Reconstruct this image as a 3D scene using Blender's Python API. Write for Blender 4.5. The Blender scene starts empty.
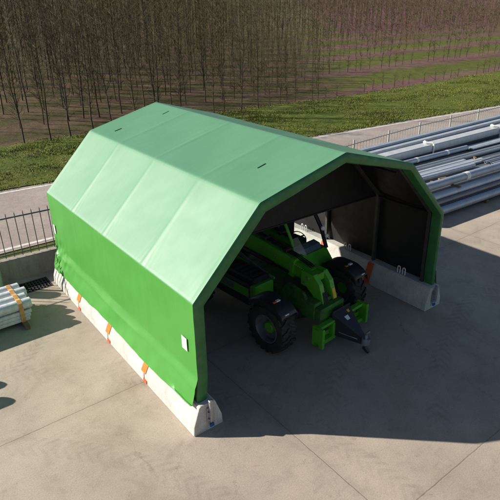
import bpy, math, random
from mathutils import Vector, Matrix, noise
R = math.radians
random.seed(7)
S = bpy.context.scene
COL = S.collection

# ------------------------------------------------------------------ materials
def new_mat(name):
    m = bpy.data.materials.new(name); m.use_nodes = True
    nt = m.node_tree; nt.nodes.clear()
    out = nt.nodes.new('ShaderNodeOutputMaterial')
    b = nt.nodes.new('ShaderNodeBsdfPrincipled')
    nt.links.new(b.outputs[0], out.inputs[0])
    return m, nt, b
def nd(nt, t, **kw):
    n = nt.nodes.new(t)
    for k, v in kw.items():
        if k in n.inputs.keys() if hasattr(n, 'inputs') else False: n.inputs[k].default_value = v
        else: setattr(n, k, v)
    return n
def tex_noise(nt, scale, detail=4, rough=.55, vec=None, dist=0):
    n = nt.nodes.new('ShaderNodeTexNoise')
    n.inputs['Scale'].default_value = scale; n.inputs['Detail'].default_value = detail
    n.inputs['Roughness'].default_value = rough; n.inputs['Distortion'].default_value = dist
    if vec is not None: nt.links.new(vec, n.inputs['Vector'])
    return n
def ramp(nt, src, stops):
    r = nt.nodes.new('ShaderNodeValToRGB'); e = r.color_ramp.elements
    while len(e) < len(stops): e.new(.5)
    for el, (p, c) in zip(e, stops):
        el.position = p; el.color = (*c, 1) if len(c) == 3 else c
    nt.links.new(src, r.inputs[0]); return r
def mixc(nt, fac, a, b, mode='MIX'):
    m = nt.nodes.new('ShaderNodeMix'); m.data_type = 'RGBA'; m.blend_type = mode
    for sock, v in ((m.inputs[0], fac), (m.inputs[6], a), (m.inputs[7], b)):
        if hasattr(v, 'is_output'): nt.links.new(v, sock)
        elif isinstance(v, (int, float)): sock.default_value = v
        else: sock.default_value = (*v, 1)
    return m.outputs[2]
def mth(nt, op, a, b=None, c=None):
    m = nt.nodes.new('ShaderNodeMath'); m.operation = op
    for i, v in enumerate((a, b, c)):
        if v is None: continue
        if hasattr(v, 'is_output'): nt.links.new(v, m.inputs[i])
        else: m.inputs[i].default_value = v
    return m.outputs[0]
def bump(nt, b, h, strength=.3, dist=.02):
    n = nt.nodes.new('ShaderNodeBump'); n.inputs['Strength'].default_value = strength
    n.inputs['Distance'].default_value = dist
    nt.links.new(h, n.inputs['Height']); nt.links.new(n.outputs[0], b.inputs['Normal'])
def objcoord(nt):
    return nt.nodes.new('ShaderNodeTexCoord').outputs['Object']
def mat_var(name, c, rough=.5, metal=0, var=.18, scale=6, bmp=0, spec=.5, bscale=None, rvar=.1):
    """a plain surface with uneven tone, wear in the gloss and a little relief"""
    m, nt, b = new_mat(name); v = objcoord(nt)
    n = tex_noise(nt, scale, 5, .6, v)
    lo = tuple(x*(1-var) for x in c); hi = tuple(min(1, x*(1+var)) for x in c)
    r = ramp(nt, n.outputs[0], [(.3, lo), (.7, hi)])
    nt.links.new(r.outputs[0], b.inputs['Base Color'])
    n2 = tex_noise(nt, scale*2.3, 4, .6, v)
    mr = nt.nodes.new('ShaderNodeMapRange'); nt.links.new(n2.outputs[0], mr.inputs[0])
    mr.inputs[1].default_value = .3; mr.inputs[2].default_value = .7
    mr.inputs[3].default_value = max(.02, rough-rvar); mr.inputs[4].default_value = min(1, rough+rvar)
    nt.links.new(mr.outputs[0], b.inputs['Roughness'])
    b.inputs['Metallic'].default_value = metal
    b.inputs['Specular IOR Level'].default_value = spec
    if bmp:
        n3 = tex_noise(nt, bscale or scale*6, 4, .6, v); bump(nt, b, n3.outputs[0], bmp, .01)
    return m
M = {}
M['lining'] = mat_var('lining', (.007, .007, .0085), .6, 0, .2, 2)
M['galv'] = mat_var('galvanised', (.42, .44, .46), .42, .75, .2, 9)
M['galv_pale'] = mat_var('weathered_zinc', (.30, .30, .29), .6, .2, .15, 9)
M['frame'] = mat_var('frame_steel', (.07, .07, .065), .5, .4, .2, 6)
M['strap'] = mat_var('orange_strap', (.62, .16, .015), .65, 0, .2, 12)
M['strap_red'] = mat_var('red_strap', (.5, .085, .02), .65, 0, .2, 12)
M['sticker'] = mat_var('white_sticker', (.75, .76, .74), .4, 0, .06, 20)
M['blue'] = mat_var('blue_plastic', (.03, .09, .30), .4, 0, .1, 20)
M['dark_fab'] = mat_var('dark_slit', (.025, .09, .05), .8, 0, .2, 20)
M['merlo'] = None
M['charcoal'] = mat_var('charcoal_paint', (.022, .023, .027), .45, 0, .2, 5)
M['black'] = mat_var('black_plastic', (.012, .012, .013), .55, 0, .2, 6)
M['rubber'] = mat_var('rubber', (.018, .018, .018), .8, 0, .35, 8, .3)
M['rim'] = mat_var('rim_paint', (.15, .155, .165), .45, .2, .2, 8)
M['chrome'] = mat_var('chrome_rod', (.7, .7, .7), .18, 1, .05, 8)
M['yellow'] = mat_var('yellow_decal', (.7, .42, .03), .5, 0, .1, 20)
M['amber'] = mat_var('amber_lens', (.6, .13, .01), .25, 0, .05, 20)
M['lens'] = mat_var('clear_lens', (.72, .74, .76), .2, 0, .05, 20)
M['seat'] = mat_var('seat_cloth', (.03, .03, .034), .85, 0, .25, 15)
M['dash'] = mat_var('sky_tinted_dash', (.17, .21, .29), .3, 0, .1, 10)  # blue sky reflection put into the dashboard colour
M['timber'] = mat_var('timber', (.17, .115, .07), .85, 0, .3, 8, .3)
M['steel_blue'] = mat_var('bluish_steel', (.28, .345, .45), .42, .30, .18, 3)
M['steel_pale'] = mat_var('pale_steel', (.50, .52, .54), .45, .35, .10, 3)
M['steel_dark'] = mat_var('dark_steel', (.15, .16, .185), .5, .4, .25, 4)
M['steel_mid'] = mat_var('mid_steel', (.38, .43, .50), .45, .3, .2, 4)
M['plastic_white'] = mat_var('white_wrap', (.60, .62, .65), .3, 0, .22, 7, .35)
M['railing'] = mat_var('railing_paint', (.11, .12, .125), .5, .3, .2, 5)
M['film'] = mat_var('green_film', (.28, .40, .34), .25, 0, .2, 6, .3)
M['white_line'] = mat_var('road_paint', (.60, .58, .55), .7, 0, .22, 7)
M['bark'] = mat_var('sapling_bark', (.058, .041, .025), .9, 0, .35, 5)
M['twig'] = mat_var('bare_twig', (.076, .053, .027), .9, 0, .35, .6)
M['twig_olive'] = mat_var('olive_twig', (.082, .080, .021), .9, 0, .35, .6)
M['grass_blade'] = mat_var('grass_blade', (.135, .17, .028), .75, 0, .5, .45, spec=.2)
M['dry_blade'] = mat_var('dry_grass', (.22, .18, .08), .8, 0, .3, .5, spec=.2)

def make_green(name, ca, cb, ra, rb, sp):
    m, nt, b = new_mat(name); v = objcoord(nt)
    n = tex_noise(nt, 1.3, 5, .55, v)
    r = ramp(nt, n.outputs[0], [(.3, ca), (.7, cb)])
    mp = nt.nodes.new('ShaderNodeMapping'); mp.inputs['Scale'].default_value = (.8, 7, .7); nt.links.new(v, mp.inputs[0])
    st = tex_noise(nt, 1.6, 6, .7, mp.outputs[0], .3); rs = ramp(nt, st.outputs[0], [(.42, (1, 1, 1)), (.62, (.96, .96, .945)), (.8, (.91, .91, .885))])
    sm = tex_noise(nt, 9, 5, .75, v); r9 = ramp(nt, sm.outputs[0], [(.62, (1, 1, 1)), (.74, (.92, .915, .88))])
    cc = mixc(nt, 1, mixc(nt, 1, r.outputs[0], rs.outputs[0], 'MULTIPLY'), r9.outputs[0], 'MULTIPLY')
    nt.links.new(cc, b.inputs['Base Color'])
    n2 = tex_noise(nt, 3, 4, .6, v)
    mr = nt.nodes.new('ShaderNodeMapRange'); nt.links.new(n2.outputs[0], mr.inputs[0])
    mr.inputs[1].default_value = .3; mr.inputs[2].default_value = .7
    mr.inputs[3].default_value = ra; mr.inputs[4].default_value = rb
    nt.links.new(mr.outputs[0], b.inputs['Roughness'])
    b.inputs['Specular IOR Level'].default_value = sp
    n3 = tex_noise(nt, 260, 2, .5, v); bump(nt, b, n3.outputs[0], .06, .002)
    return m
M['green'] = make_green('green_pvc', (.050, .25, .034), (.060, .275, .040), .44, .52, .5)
M['green_sheen'] = make_green('sheen_green_pvc', (.094, .245, .140), (.106, .262, .153), .45, .50, .38)  # paler roof copy of the cover green; sheen partly put into the colour
M['green_band'] = mat_var('green_hem', (.028, .155, .044), .5, 0, .2, 5, .3, bscale=10)

def make_concrete(name, base, joints=False):
    m, nt, b = new_mat(name); v = objcoord(nt)
    big = tex_noise(nt, .35, 5, .6, v); mid = tex_noise(nt, 2.2, 6, .65, v, .4); fine = tex_noise(nt, 45, 4, .7, v)
    c0 = tuple(x*.80 for x in base); c1 = tuple(min(1, x*1.14) for x in base)
    r1 = ramp(nt, big.outputs[0], [(.32, c0), (.68, c1)])
    r2 = ramp(nt, mid.outputs[0], [(.28, (.82, .81, .80)), (.45, (.97, .97, .97)), (.7, (1.05, 1.045, 1.03))])
    r3 = ramp(nt, fine.outputs[0], [(.3, (.84, .84, .84)), (.7, (1.12, 1.12, 1.12))])
    c = mixc(nt, 1, r1.outputs[0], r2.outputs[0], 'MULTIPLY'); c = mixc(nt, 1, c, r3.outputs[0], 'MULTIPLY')
    h = fine.outputs[0]
    if joints:
        sep = nt.nodes.new('ShaderNodeSeparateXYZ'); nt.links.new(v, sep.inputs[0])
        wob = tex_noise(nt, 3.0, 4, .7, v)
        wv = mth(nt, 'MULTIPLY', mth(nt, 'SUBTRACT', wob.outputs[0], .5), .035)
        def line(s, off, per):
            t = mth(nt, 'ADD', mth(nt, 'ADD', s, -off + per*20.5), wv)
            t = mth(nt, 'ABSOLUTE', mth(nt, 'SUBTRACT', mth(nt, 'MODULO', t, per), per/2))
            return t
        # brownish oil and dust patches
        st = tex_noise(nt, .55, 6, .7, v, .8)
        rs = ramp(nt, st.outputs[0], [(.52, (1, 1, 1)), (.66, (.84, .81, .77)), (.78, (.74, .71, .67))])
        c = mixc(nt, .75, c, rs.outputs[0], 'MULTIPLY')
        st2 = tex_noise(nt, 5.5, 5, .75, v, 1.5)
        rs2 = ramp(nt, st2.outputs[0], [(.60, (1, 1, 1)), (.70, (.72, .69, .65))])
        c = mixc(nt, .8, c, rs2.outputs[0], 'MULTIPLY')
        # tyre prints: chevrons along wide arcs, broken up by wear
        pm = tex_noise(nt, .9, 4, .65, v); fn = tex_noise(nt, 14, 3, .7, v)
        patch = ramp(nt, pm.outputs[0], [(.40, (0, 0, 0)), (.66, (1, 1, 1))])
        tot = None
        for (ax, ay, r0, w_, sg) in ((-9.5, -3.5, 6.3, .19, 1), (-9.5, -3.5, 8.1, .19, 1), (5.5, -9.0, 8.6, .19, -1), (5.5, -9.0, 10.4, .19, -1), (-8.5, 9.0, 6.4, .17, -1), (14, -2, 9.5, .2, 1)):
            ddx = mth(nt, 'SUBTRACT', sep.outputs[0], ax); ddy = mth(nt, 'SUBTRACT', sep.outputs[1], ay)
            rad = mth(nt, 'SQRT', mth(nt, 'ADD', mth(nt, 'MULTIPLY', ddx, ddx), mth(nt, 'MULTIPLY', ddy, ddy)))
            dd = mth(nt, 'ABSOLUTE', mth(nt, 'SUBTRACT', rad, r0))
            arc = mth(nt, 'MULTIPLY', mth(nt, 'ARCTAN2', ddy, ddx), r0)
            ch = mth(nt, 'FRACT', mth(nt, 'DIVIDE', mth(nt, 'ADD', mth(nt, 'ADD', arc, 100), mth(nt, 'MULTIPLY', dd, 1.1*sg)), .19))
            ch = mth(nt, 'MULTIPLY_ADD', mth(nt, 'LESS_THAN', ch, .42), .8, .2)
            t_ = mth(nt, 'MULTIPLY', mth(nt, 'LESS_THAN', dd, w_), ch)
            tot = t_ if tot is None else mth(nt, 'MAXIMUM', tot, t_)
        f = mth(nt, 'MULTIPLY', mth(nt, 'MULTIPLY', tot, patch.outputs[0]), fn.outputs[0])
        c = mixc(nt, mth(nt, 'MULTIPLY', f, .48), c, (.12, .10, .085))
        # hairline cracks and specks of grit
        vo = nt.nodes.new('ShaderNodeTexVoronoi'); vo.feature = 'DISTANCE_TO_EDGE'; vo.inputs['Scale'].default_value = .33
        wn = tex_noise(nt, 1.6, 6, .7, v); va = nt.nodes.new('ShaderNodeVectorMath'); va.operation = 'MULTIPLY_ADD'
        nt.links.new(wn.outputs[1], va.inputs[0]); va.inputs[1].default_value = (.9, .9, 0); nt.links.new(v, va.inputs[2]); nt.links.new(va.outputs[0], vo.inputs['Vector'])
        ck = mth(nt, 'MULTIPLY', mth(nt, 'LESS_THAN', vo.outputs['Distance'], .0022), patch.outputs[0])
        c = mixc(nt, mth(nt, 'MULTIPLY', ck, .4), c, (.12, .10, .085))
        sp = tex_noise(nt, 22, 2, .5, v); spr = ramp(nt, sp.outputs[0], [(.70, (0, 0, 0)), (.74, (1, 1, 1))])
        c = mixc(nt, mth(nt, 'MULTIPLY', spr.outputs[0], .35), c, (.15, .13, .11))
        jx = line(sep.outputs[0], -2.0, 9.3); jy = line(sep.outputs[1], -3.05, 4.65)
        j = mth(nt, 'MINIMUM', jx, jy)
        jm = nt.nodes.new('ShaderNodeMapRange'); nt.links.new(j, jm.inputs[0])
        jm.inputs[1].default_value = .003; jm.inputs[2].default_value = .013
        jm.inputs[3].default_value = 1; jm.inputs[4].default_value = 0
        soft = nt.nodes.new('ShaderNodeMapRange'); nt.links.new(j, soft.inputs[0])
        soft.inputs[1].default_value = .0; soft.inputs[2].default_value = .16
        soft.inputs[3].default_value = .14; soft.inputs[4].default_value = 0
        c = mixc(nt, soft.outputs[0], c, (.16, .135, .11))
        gap = mth(nt, 'MULTIPLY', jm.outputs[0], mth(nt, 'MULTIPLY_ADD', wob.outputs[0], 1.1, -.05))
        c = mixc(nt, mth(nt, 'MULTIPLY', gap, .75), c, (.07, .06, .052))
        h = mth(nt, 'SUBTRACT', fine.outputs[0], mth(nt, 'MULTIPLY', jm.outputs[0], 1.5))
    if name.startswith('barrier') or name.startswith('wall'):
        mp = nt.nodes.new('ShaderNodeMapping'); mp.inputs['Scale'].default_value = (7, 7, .9); nt.links.new(v, mp.inputs[0])
        st = tex_noise(nt, 1.2, 6, .7, mp.outputs[0], .4); rs = ramp(nt, st.outputs[0], [(.42, (1, 1, 1)), (.60, (.80, .78, .74)), (.75, (.58, .55, .50))])
        c = mixc(nt, .6, c, rs.outputs[0], 'MULTIPLY')
        pv = nt.nodes.new('ShaderNodeTexVoronoi'); pv.inputs['Scale'].default_value = 26; nt.links.new(v, pv.inputs['Vector'])
        pr = ramp(nt, pv.outputs['Distance'], [(.10, (.45, .43, .40)), (.17, (1, 1, 1))]); c = mixc(nt, .8, c, pr.outputs[0], 'MULTIPLY')
    nt.links.new(c, b.inputs['Base Color']); b.inputs['Roughness'].default_value = .88
    b.inputs['Specular IOR Level'].default_value = .3
    bump(nt, b, h, .35, .006)
    return m
M['yard'] = make_concrete('yard_concrete', (.40, .343, .280), True)
M['barrier'] = make_concrete('barrier_concrete', (.56, .55, .525))
M['wallc'] = make_concrete('wall_concrete', (.30, .275, .24))
M['pit'] = make_concrete('pit_concrete', (.08, .075, .07))
def make_dirty(name, c, dirt, rough, lo=.5, hi=.72, metal=0):
    m, nt, b = new_mat(name); v = objcoord(nt); b.inputs['Metallic'].default_value = metal
    a = tex_noise(nt, 4, 4, .6, v); d = tex_noise(nt, 3.1, 7, .75, v, .6); f = tex_noise(nt, 40, 3, .7, v)
    r = ramp(nt, a.outputs[0], [(.3, tuple(x*.88 for x in c)), (.7, tuple(x*1.1 for x in c))])
    mk = ramp(nt, mth(nt, 'ADD', mth(nt, 'MULTIPLY', d.outputs[0], .8), mth(nt, 'MULTIPLY', f.outputs[0], .2)), [(lo, (0, 0, 0)), (hi, (1, 1, 1))])
    nt.links.new(mixc(nt, mth(nt, 'MULTIPLY', mk.outputs[0], .75), r.outputs[0], dirt), b.inputs['Base Color'])
    nt.links.new(mth(nt, 'MULTIPLY_ADD', mk.outputs[0], .4, rough), b.inputs['Roughness'])
    bump(nt, b, f.outputs[0], .08, .004); return m
M['merlo'] = make_dirty('lime_paint', (.085, .39, .026), (.075, .085, .04), .36, .55, .8)
M['merlo_grimy'] = make_dirty('grimy_green_paint', (.045, .20, .02), (.03, .032, .024), .45, .40, .62)
M['rubber'] = make_dirty('rubber', (.016, .016, .016), (.075, .068, .055), .75, .40, .70)
M['charcoal'] = make_dirty('charcoal_paint', (.024, .025, .029), (.075, .07, .06), .42, .55, .85)
M['steel_blue'] = make_dirty('bluish_steel', (.345, .40, .475), (.13, .10, .075), .40, .60, .85, 0.3)
M['steel_mid'] = make_dirty('mid_steel', (.46, .50, .545), (.13, .10, .075), .40, .60, .85, 0.3)
M['steel_dark'] = make_dirty('dark_steel', (.18, .19, .21), (.13, .10, .075), .40, .60, .85, 0.3)
M['steel_pale'] = make_dirty('pale_steel', (.50, .52, .54), (.13, .10, .075), .40, .60, .85, 0.15)
def make_road():
    m, nt, b = new_mat('asphalt'); v = objcoord(nt)
    big = tex_noise(nt, .5, 5, .6, v); fine = tex_noise(nt, 30, 5, .75, v); cr = tex_noise(nt, 1.8, 6, .75, v, 1.2)
    r1 = ramp(nt, big.outputs[0], [(.3, (.27, .225, .20)), (.7, (.36, .31, .28))])
    r2 = ramp(nt, fine.outputs[0], [(.3, (.7, .7, .7)), (.7, (1.25, 1.25, 1.25))])
    r3 = ramp(nt, cr.outputs[0], [(.46, (1, 1, 1)), (.495, (.78, .76, .74)), (.53, (1, 1, 1))])
    c = mixc(nt, 1, r1.outputs[0], r2.outputs[0], 'MULTIPLY'); c = mixc(nt, 1, c, r3.outputs[0], 'MULTIPLY')
    nt.links.new(c, b.inputs['Base Color']); b.inputs['Roughness'].default_value = .9
    bump(nt, b, fine.outputs[0], .5, .01); return m
M['road'] = make_road()
def make_verge():
    m, nt, b = new_mat('verge_turf'); v = objcoord(nt)
    a = tex_noise(nt, .8, 6, .65, v, .6); f = tex_noise(nt, 9, 6, .8, v)
    r1 = ramp(nt, a.outputs[0], [(.28, (.075, .095, .022)), (.45, (.10, .135, .022)), (.58, (.145, .165, .035)), (.75, (.19, .17, .07))])
    r2 = ramp(nt, f.outputs[0], [(.3, (.55, .55, .55)), (.7, (1.3, 1.3, 1.3))])
    c = mixc(nt, 1, r1.outputs[0], r2.outputs[0], 'MULTIPLY')
    nt.links.new(c, b.inputs['Base Color']); b.inputs['Roughness'].default_value = .95
    b.inputs['Specular IOR Level'].default_value = .15
    bump(nt, b, f.outputs[0], 1, .08); return m
M['verge'] = make_verge()
ROW0, ROWS = 21.9, 3.8
def make_field():
    m, nt, b = new_mat('orchard_soil'); v = objcoord(nt)
    sep = nt.nodes.new('ShaderNodeSeparateXYZ'); nt.links.new(v, sep.inputs[0])
    w = tex_noise(nt, .45, 4, .6, v); f = tex_noise(nt, 6, 6, .8, v); big = tex_noise(nt, .07, 3, .5, v)
    yy = mth(nt, 'ADD', sep.outputs[1], mth(nt, 'MULTIPLY', mth(nt, 'SUBTRACT', w.outputs[0], .5), 1.6))
    t = mth(nt, 'DIVIDE', mth(nt, 'ADD', yy, -ROW0 + ROWS*.5), ROWS)
    t = mth(nt, 'ABSOLUTE', mth(nt, 'SUBTRACT', mth(nt, 'FRACT', t), .5))     # 0 on the row, .5 between
    t8 = mth(nt, 'DIVIDE', mth(nt, 'ADD', mth(nt, 'ADD', yy, mth(nt, 'MULTIPLY', mth(nt, 'SUBTRACT', w.outputs[0], .5), 2.5)), -ROW0 + ROWS), ROWS*2)
    t8 = mth(nt, 'ABSOLUTE', mth(nt, 'SUBTRACT', mth(nt, 'FRACT', t8), .5))
    strip8 = ramp(nt, t8, [(.16, (1, 1, 1)), (.30, (0, 0, 0))])
    strip = ramp(nt, t, [(.20, (1, 1, 1)), (.34, (0, 0, 0))])                 # soil under the rows
    soilA = ramp(nt, f.outputs[0], [(.3, (.10, .070, .046)), (.7, (.21, .155, .105))])   # tan soil
    soilB = ramp(nt, f.outputs[0], [(.3, (.11, .047, .064)), (.7, (.21, .095, .12))])    # reddish weeds
    pur = ramp(nt, big.outputs[0], [(.40, (0, 0, 0)), (.58, (1, 1, 1))])
    farp = nt.nodes.new('ShaderNodeMapRange'); nt.links.new(sep.outputs[1], farp.inputs[0])
    farp.inputs[1].default_value = 40; farp.inputs[2].default_value = 62
    grs = ramp(nt, f.outputs[0], [(.3, (.060, .076, .018)), (.7, (.145, .16, .042))])
    lit = ramp(nt, f.outputs[0], [(.3, (.046, .043, .018)), (.7, (.112, .098, .045))])   # leaf litter
    # litter under the tall saplings on the near side, grass alleys beyond
    xo = mth(nt, 'ADD', mth(nt, 'SUBTRACT', sep.outputs[0], mth(nt, 'MULTIPLY', sep.outputs[1], .8)), mth(nt, 'MULTIPLY', w.outputs[0], 6))
    xr = nt.nodes.new('ShaderNodeMapRange'); nt.links.new(xo, xr.inputs[0])
    xr.inputs[1].default_value = 4; xr.inputs[2].default_value = 12
    xp = nt.nodes.new('ShaderNodeMapRange'); nt.links.new(xo, xp.inputs[0])
    xp.inputs[1].default_value = 13; xp.inputs[2].default_value = 22
    soilL = ramp(nt, f.outputs[0], [(.3, (.062, .044, .027)), (.7, (.165, .12, .075))])
    farx = mth(nt, 'MULTIPLY', farp.outputs[0], xp.outputs[0])
    soil = mixc(nt, mth(nt, 'MAXIMUM', mth(nt, 'MULTIPLY', pur.outputs[0], .6), farx), soilA.outputs[0], soilB.outputs[0])
    soil = mixc(nt, xr.outputs[0], soilL.outputs[0], soil)
    alley = mixc(nt, xr.outputs[0], lit.outputs[0], grs.outputs[0])
    alley = mixc(nt, mth(nt, 'MULTIPLY', farx, .75), alley, soilB.outputs[0])
    g1 = tex_noise(nt, 1.1, 8, .8, v, .5); g1r = ramp(nt, g1.outputs[0], [(.32, (.50, .48, .46)), (.5, (1, 1, 1)), (.7, (1.35, 1.33, 1.25))])
    c = mixc(nt, mixc(nt, xr.outputs[0], strip.outputs[0], strip8.outputs[0]), alley, soil)
    c = mixc(nt, .85, c, g1r.outputs[0], 'MULTIPLY')
    nt.links.new(c, b.inputs['Base Color']); b.inputs['Roughness'].default_value = .95
    b.inputs['Specular IOR Level'].default_value = .1
    bump(nt, b, f.outputs[0], 1, .08); return m
M['field'] = make_field()
def make_glass():
    m, nt, b = new_mat('cab_glass'); nt.nodes.remove(b)
    out = [n for n in nt.nodes if n.type == 'OUTPUT_MATERIAL'][0]
    tr = nt.nodes.new('ShaderNodeBsdfTransparent'); tr.inputs[0].default_value = (.80, .86, .84, 1)
    gl = nt.nodes.new('ShaderNodeBsdfGlossy'); gl.inputs['Roughness'].default_value = .04
    fr = nt.nodes.new('ShaderNodeFresnel'); fr.inputs[0].default_value = 1.45
    mx = nt.nodes.new('ShaderNodeMixShader')
    nt.links.new(fr.outputs[0], mx.inputs[0]); nt.links.new(tr.outputs[0], mx.inputs[1])
    nt.links.new(gl.outputs[0], mx.inputs[2]); nt.links.new(mx.outputs[0], out.inputs[0]); return m
M['glass'] = make_glass()

# ------------------------------------------------------------------ mesh helpers
class MB:
    def __init__(s): s.v = []; s.f = []; s.m = []; s.cur = 0
    def add(s, vs, fs):
        o = len(s.v); s.v.extend(vs)
        for f in fs: s.f.append(tuple(i+o for i in f)); s.m.append(s.cur)
        return s
    def box(s, x0, x1, y0, y1, z0, z1, bev=0, mat=None):
        if bev <= 0:
            vs = [(x, y, z) for z in (z0, z1) for y in (y0, y1) for x in (x0, x1)]
            fs = [(0, 2, 3, 1), (4, 5, 7, 6), (0, 1, 5, 4), (2, 6, 7, 3), (0, 4, 6, 2), (1, 3, 7, 5)]
        else:
            b = min(bev, (x1-x0)*.45, (y1-y0)*.45, (z1-z0)*.45); vs = []
            def ring(z, d):
                X0, X1, Y0, Y1 = x0+d, x1-d, y0+d, y1-d
                c = b*.7
                return [(X0+c, Y0, z), (X1-c, Y0, z), (X1, Y0+c, z), (X1, Y1-c, z), (X1-c, Y1, z), (X0+c, Y1, z), (X0, Y1-c, z), (X0, Y0+c, z)]
            for z, d in ((z0, b*.7), (z0+b*.7, 0), (z1-b*.7, 0), (z1, b*.7)): vs += ring(z, d)
            fs = [tuple(reversed(range(8))), tuple(range(24, 32))]
            for k in range(3):
                for i in range(8):
                    j = (i+1) % 8; fs.append((k*8+i, k*8+j, k*8+8+j, k*8+8+i))
        if mat is not None: vs = [tuple(mat @ Vector(p)) for p in vs]
        return s.add(vs, fs)
    def tube(s, pts, r, n=10, cap=True, flat=None):
        """tube along a polyline; r a number or one per point"""
        pts = [Vector(p) for p in pts]; rs = r if isinstance(r, (list, tuple)) else [r]*len(pts)
        vs = []; fs = []
        up = None
        for i, p in enumerate(pts):
            t = (pts[min(i+1, len(pts)-1)] - pts[max(i-1, 0)]).normalized()
            if up is None:
                a = Vector((0, 0, 1)) if abs(t.z) < .9 else Vector((1, 0, 0))
            else: a = up
            u = (a - t*a.dot(t)).normalized(); w = t.cross(u); up = u
            for k in range(n):
                an = 2*math.pi*(k+.5)/n
                vs.append(tuple(p + (u*math.cos(an) + w*math.sin(an))*rs[i]))
        for i in range(len(pts)-1):
            for k in range(n):
                j = (k+1) % n; fs.append((i*n+k, i*n+j, i*n+n+j, i*n+n+k))
        if cap: fs.append(tuple(reversed(range(n)))); fs.append(tuple(range((len(pts)-1)*n, len(pts)*n)))
        return s.add(vs, fs)
    def prism(s, poly, axis, a0, a1):
        """poly: list of 2D points; extruded along axis ('x','y','z')"""
        n = len(poly)
        def P(q, a): return {'x': (a, q[0], q[1]), 'y': (q[0], a, q[1]), 'z': (q[0], q[1], a)}[axis]
        vs = [P(q, a0) for q in poly] + [P(q, a1) for q in poly]
        fs = [tuple(reversed(range(n))), tuple(range(n, 2*n))] + [(i, (i+1) % n, n+(i+1) % n, n+i) for i in range(n)]
        return s.add(vs, fs)
    def lathe(s, prof, n=32, axis='x', c=(0, 0, 0), close=True):
        """prof: (radius, offset) pairs turned about an axis"""
        vs = []; fs = []; k = len(prof)
        for i in range(n):
            a = 2*math.pi*i/n
            for r, o in prof:
                p = {'x': (o, r*math.cos(a), r*math.sin(a)), 'y': (r*math.cos(a), o, r*math.sin(a)), 'z': (r*math.cos(a), r*math.sin(a), o)}[axis]
                vs.append((p[0]+c[0], p[1]+c[1], p[2]+c[2]))
        kk = k if close else k-1
        for i in range(n):
            j = (i+1) % n
            for q in range(kk): fs.append((i*k+q, j*k+q, j*k+(q+1) % k, i*k+(q+1) % k))
        return s.add(vs, fs)
    def stick(s, p, q, r0, r1):
        """a three-sided twig"""
        p = Vector(p); q = Vector(q); t = (q-p).normalized()
        a = Vector((0, 0, 1)) if abs(t.z) < .9 else Vector((1, 0, 0))
        u = t.cross(a).normalized(); w = t.cross(u); vs = []
        for c, r in ((p, r0), (q, r1)):
            for k in range(3):
                an = 2.0944*k; vs.append(tuple(c + (u*math.cos(an)+w*math.sin(an))*r))
        return s.add(vs, [(0, 1, 4, 3), (1, 2, 5, 4), (2, 0, 3, 5)])
    def build(s, name, mats, parent=None, smooth=False, loc=None, sharp=None):
        me = bpy.data.meshes.new(name); me.from_pydata(s.v, [], s.f)
        mats = mats if isinstance(mats, (list, tuple)) else [mats]
        for m in mats: me.materials.append(M[m] if isinstance(m, str) else m)
        if len(mats) > 1: me.polygons.foreach_set('material_index', s.m)
        import bmesh
        bm = bmesh.new(); bm.from_mesh(me); bmesh.ops.recalc_face_normals(bm, faces=bm.faces)
        bm.to_mesh(me); bm.free()
        if smooth:
            me.shade_smooth() if hasattr(me, 'shade_smooth') else None
            me.set_sharp_from_angle(angle=R(sharp or 40))
        me.update()
        o = bpy.data.objects.new(name, me); COL.objects.link(o)
        if parent: o.parent = parent
        if loc: o.location = loc
        return o
def tag(o, label=None, cat=None, group=None, kind=None):
    for k, v in (('label', label), ('category', cat), ('group', group), ('kind', kind)):
        if v: o[k] = v
    return o
def empty(name, loc=(0, 0, 0), rz=0):
    o = bpy.data.objects.new(name, None); COL.objects.link(o); o.location = loc
    o.rotation_euler = (0, 0, rz); o.empty_display_size = .2; return o
CH = {}
def copy_tree(o, parent=None):
    c = o.copy(); COL.objects.link(c); c.parent = parent
    for ch in [k for k in o.children]: copy_tree(ch, c)
    return c

# ------------------------------------------------------------------ ground, road, verge, field
def yard():
    b = MB()
    xs = [-40, -4.26, -3.36, 60]; ys = [-40, 6.34, 6.94, 7.62]
    for i in range(3):
        for j in range(3):
            if (i, j) == (1, 1): continue
            b.add([(xs[i], ys[j], 0), (xs[i+1], ys[j], 0), (xs[i+1], ys[j+1], 0), (xs[i], ys[j+1], 0)], [(0, 1, 2, 3)])
    # strip beyond, up to the bent wall line on the right
    b.add([(1, 7.62, 0), (60, 7.62, 0), (60, 8.95, 0), (14, 8.95, 0)], [(0, 1, 2, 3)])
    # drain pit
    x0, x1, y0, y1 = -4.26, -3.36, 6.34, 6.94
    o = b.build('concrete_yard', 'yard'); tag(o, kind='structure')
    p = MB(); z = -.45
    p.add([(x0, y0, 0), (x1, y0, 0), (x1, y1, 0), (x0, y1, 0), (x0, y0, z), (x1, y0, z), (x1, y1, z), (x0, y1, z)],
          [(0, 1, 5, 4), (1, 2, 6, 5), (2, 3, 7, 6), (3, 0, 4, 7), (4, 5, 6, 7)])
    tag(p.build('drain_pit', 'pit'), kind='structure')
yard()
def hgt(x, y):
    t = max(0., y-23.)
    return .042*t + .12*noise.noise(Vector((x*.12, y*.12, 0)))*min(1, t/4)
NEAR = lambda x: 9.05 - .02*max(-6, min(x, 5))       # road's near edge
def FAR(x):
    if x < 12.8: return 13.75 - .085*(x-12.8)
    return max(9.9, 13.75 - .108*(x-12.8))
XS = [-60+2*i for i in range(96)]
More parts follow.
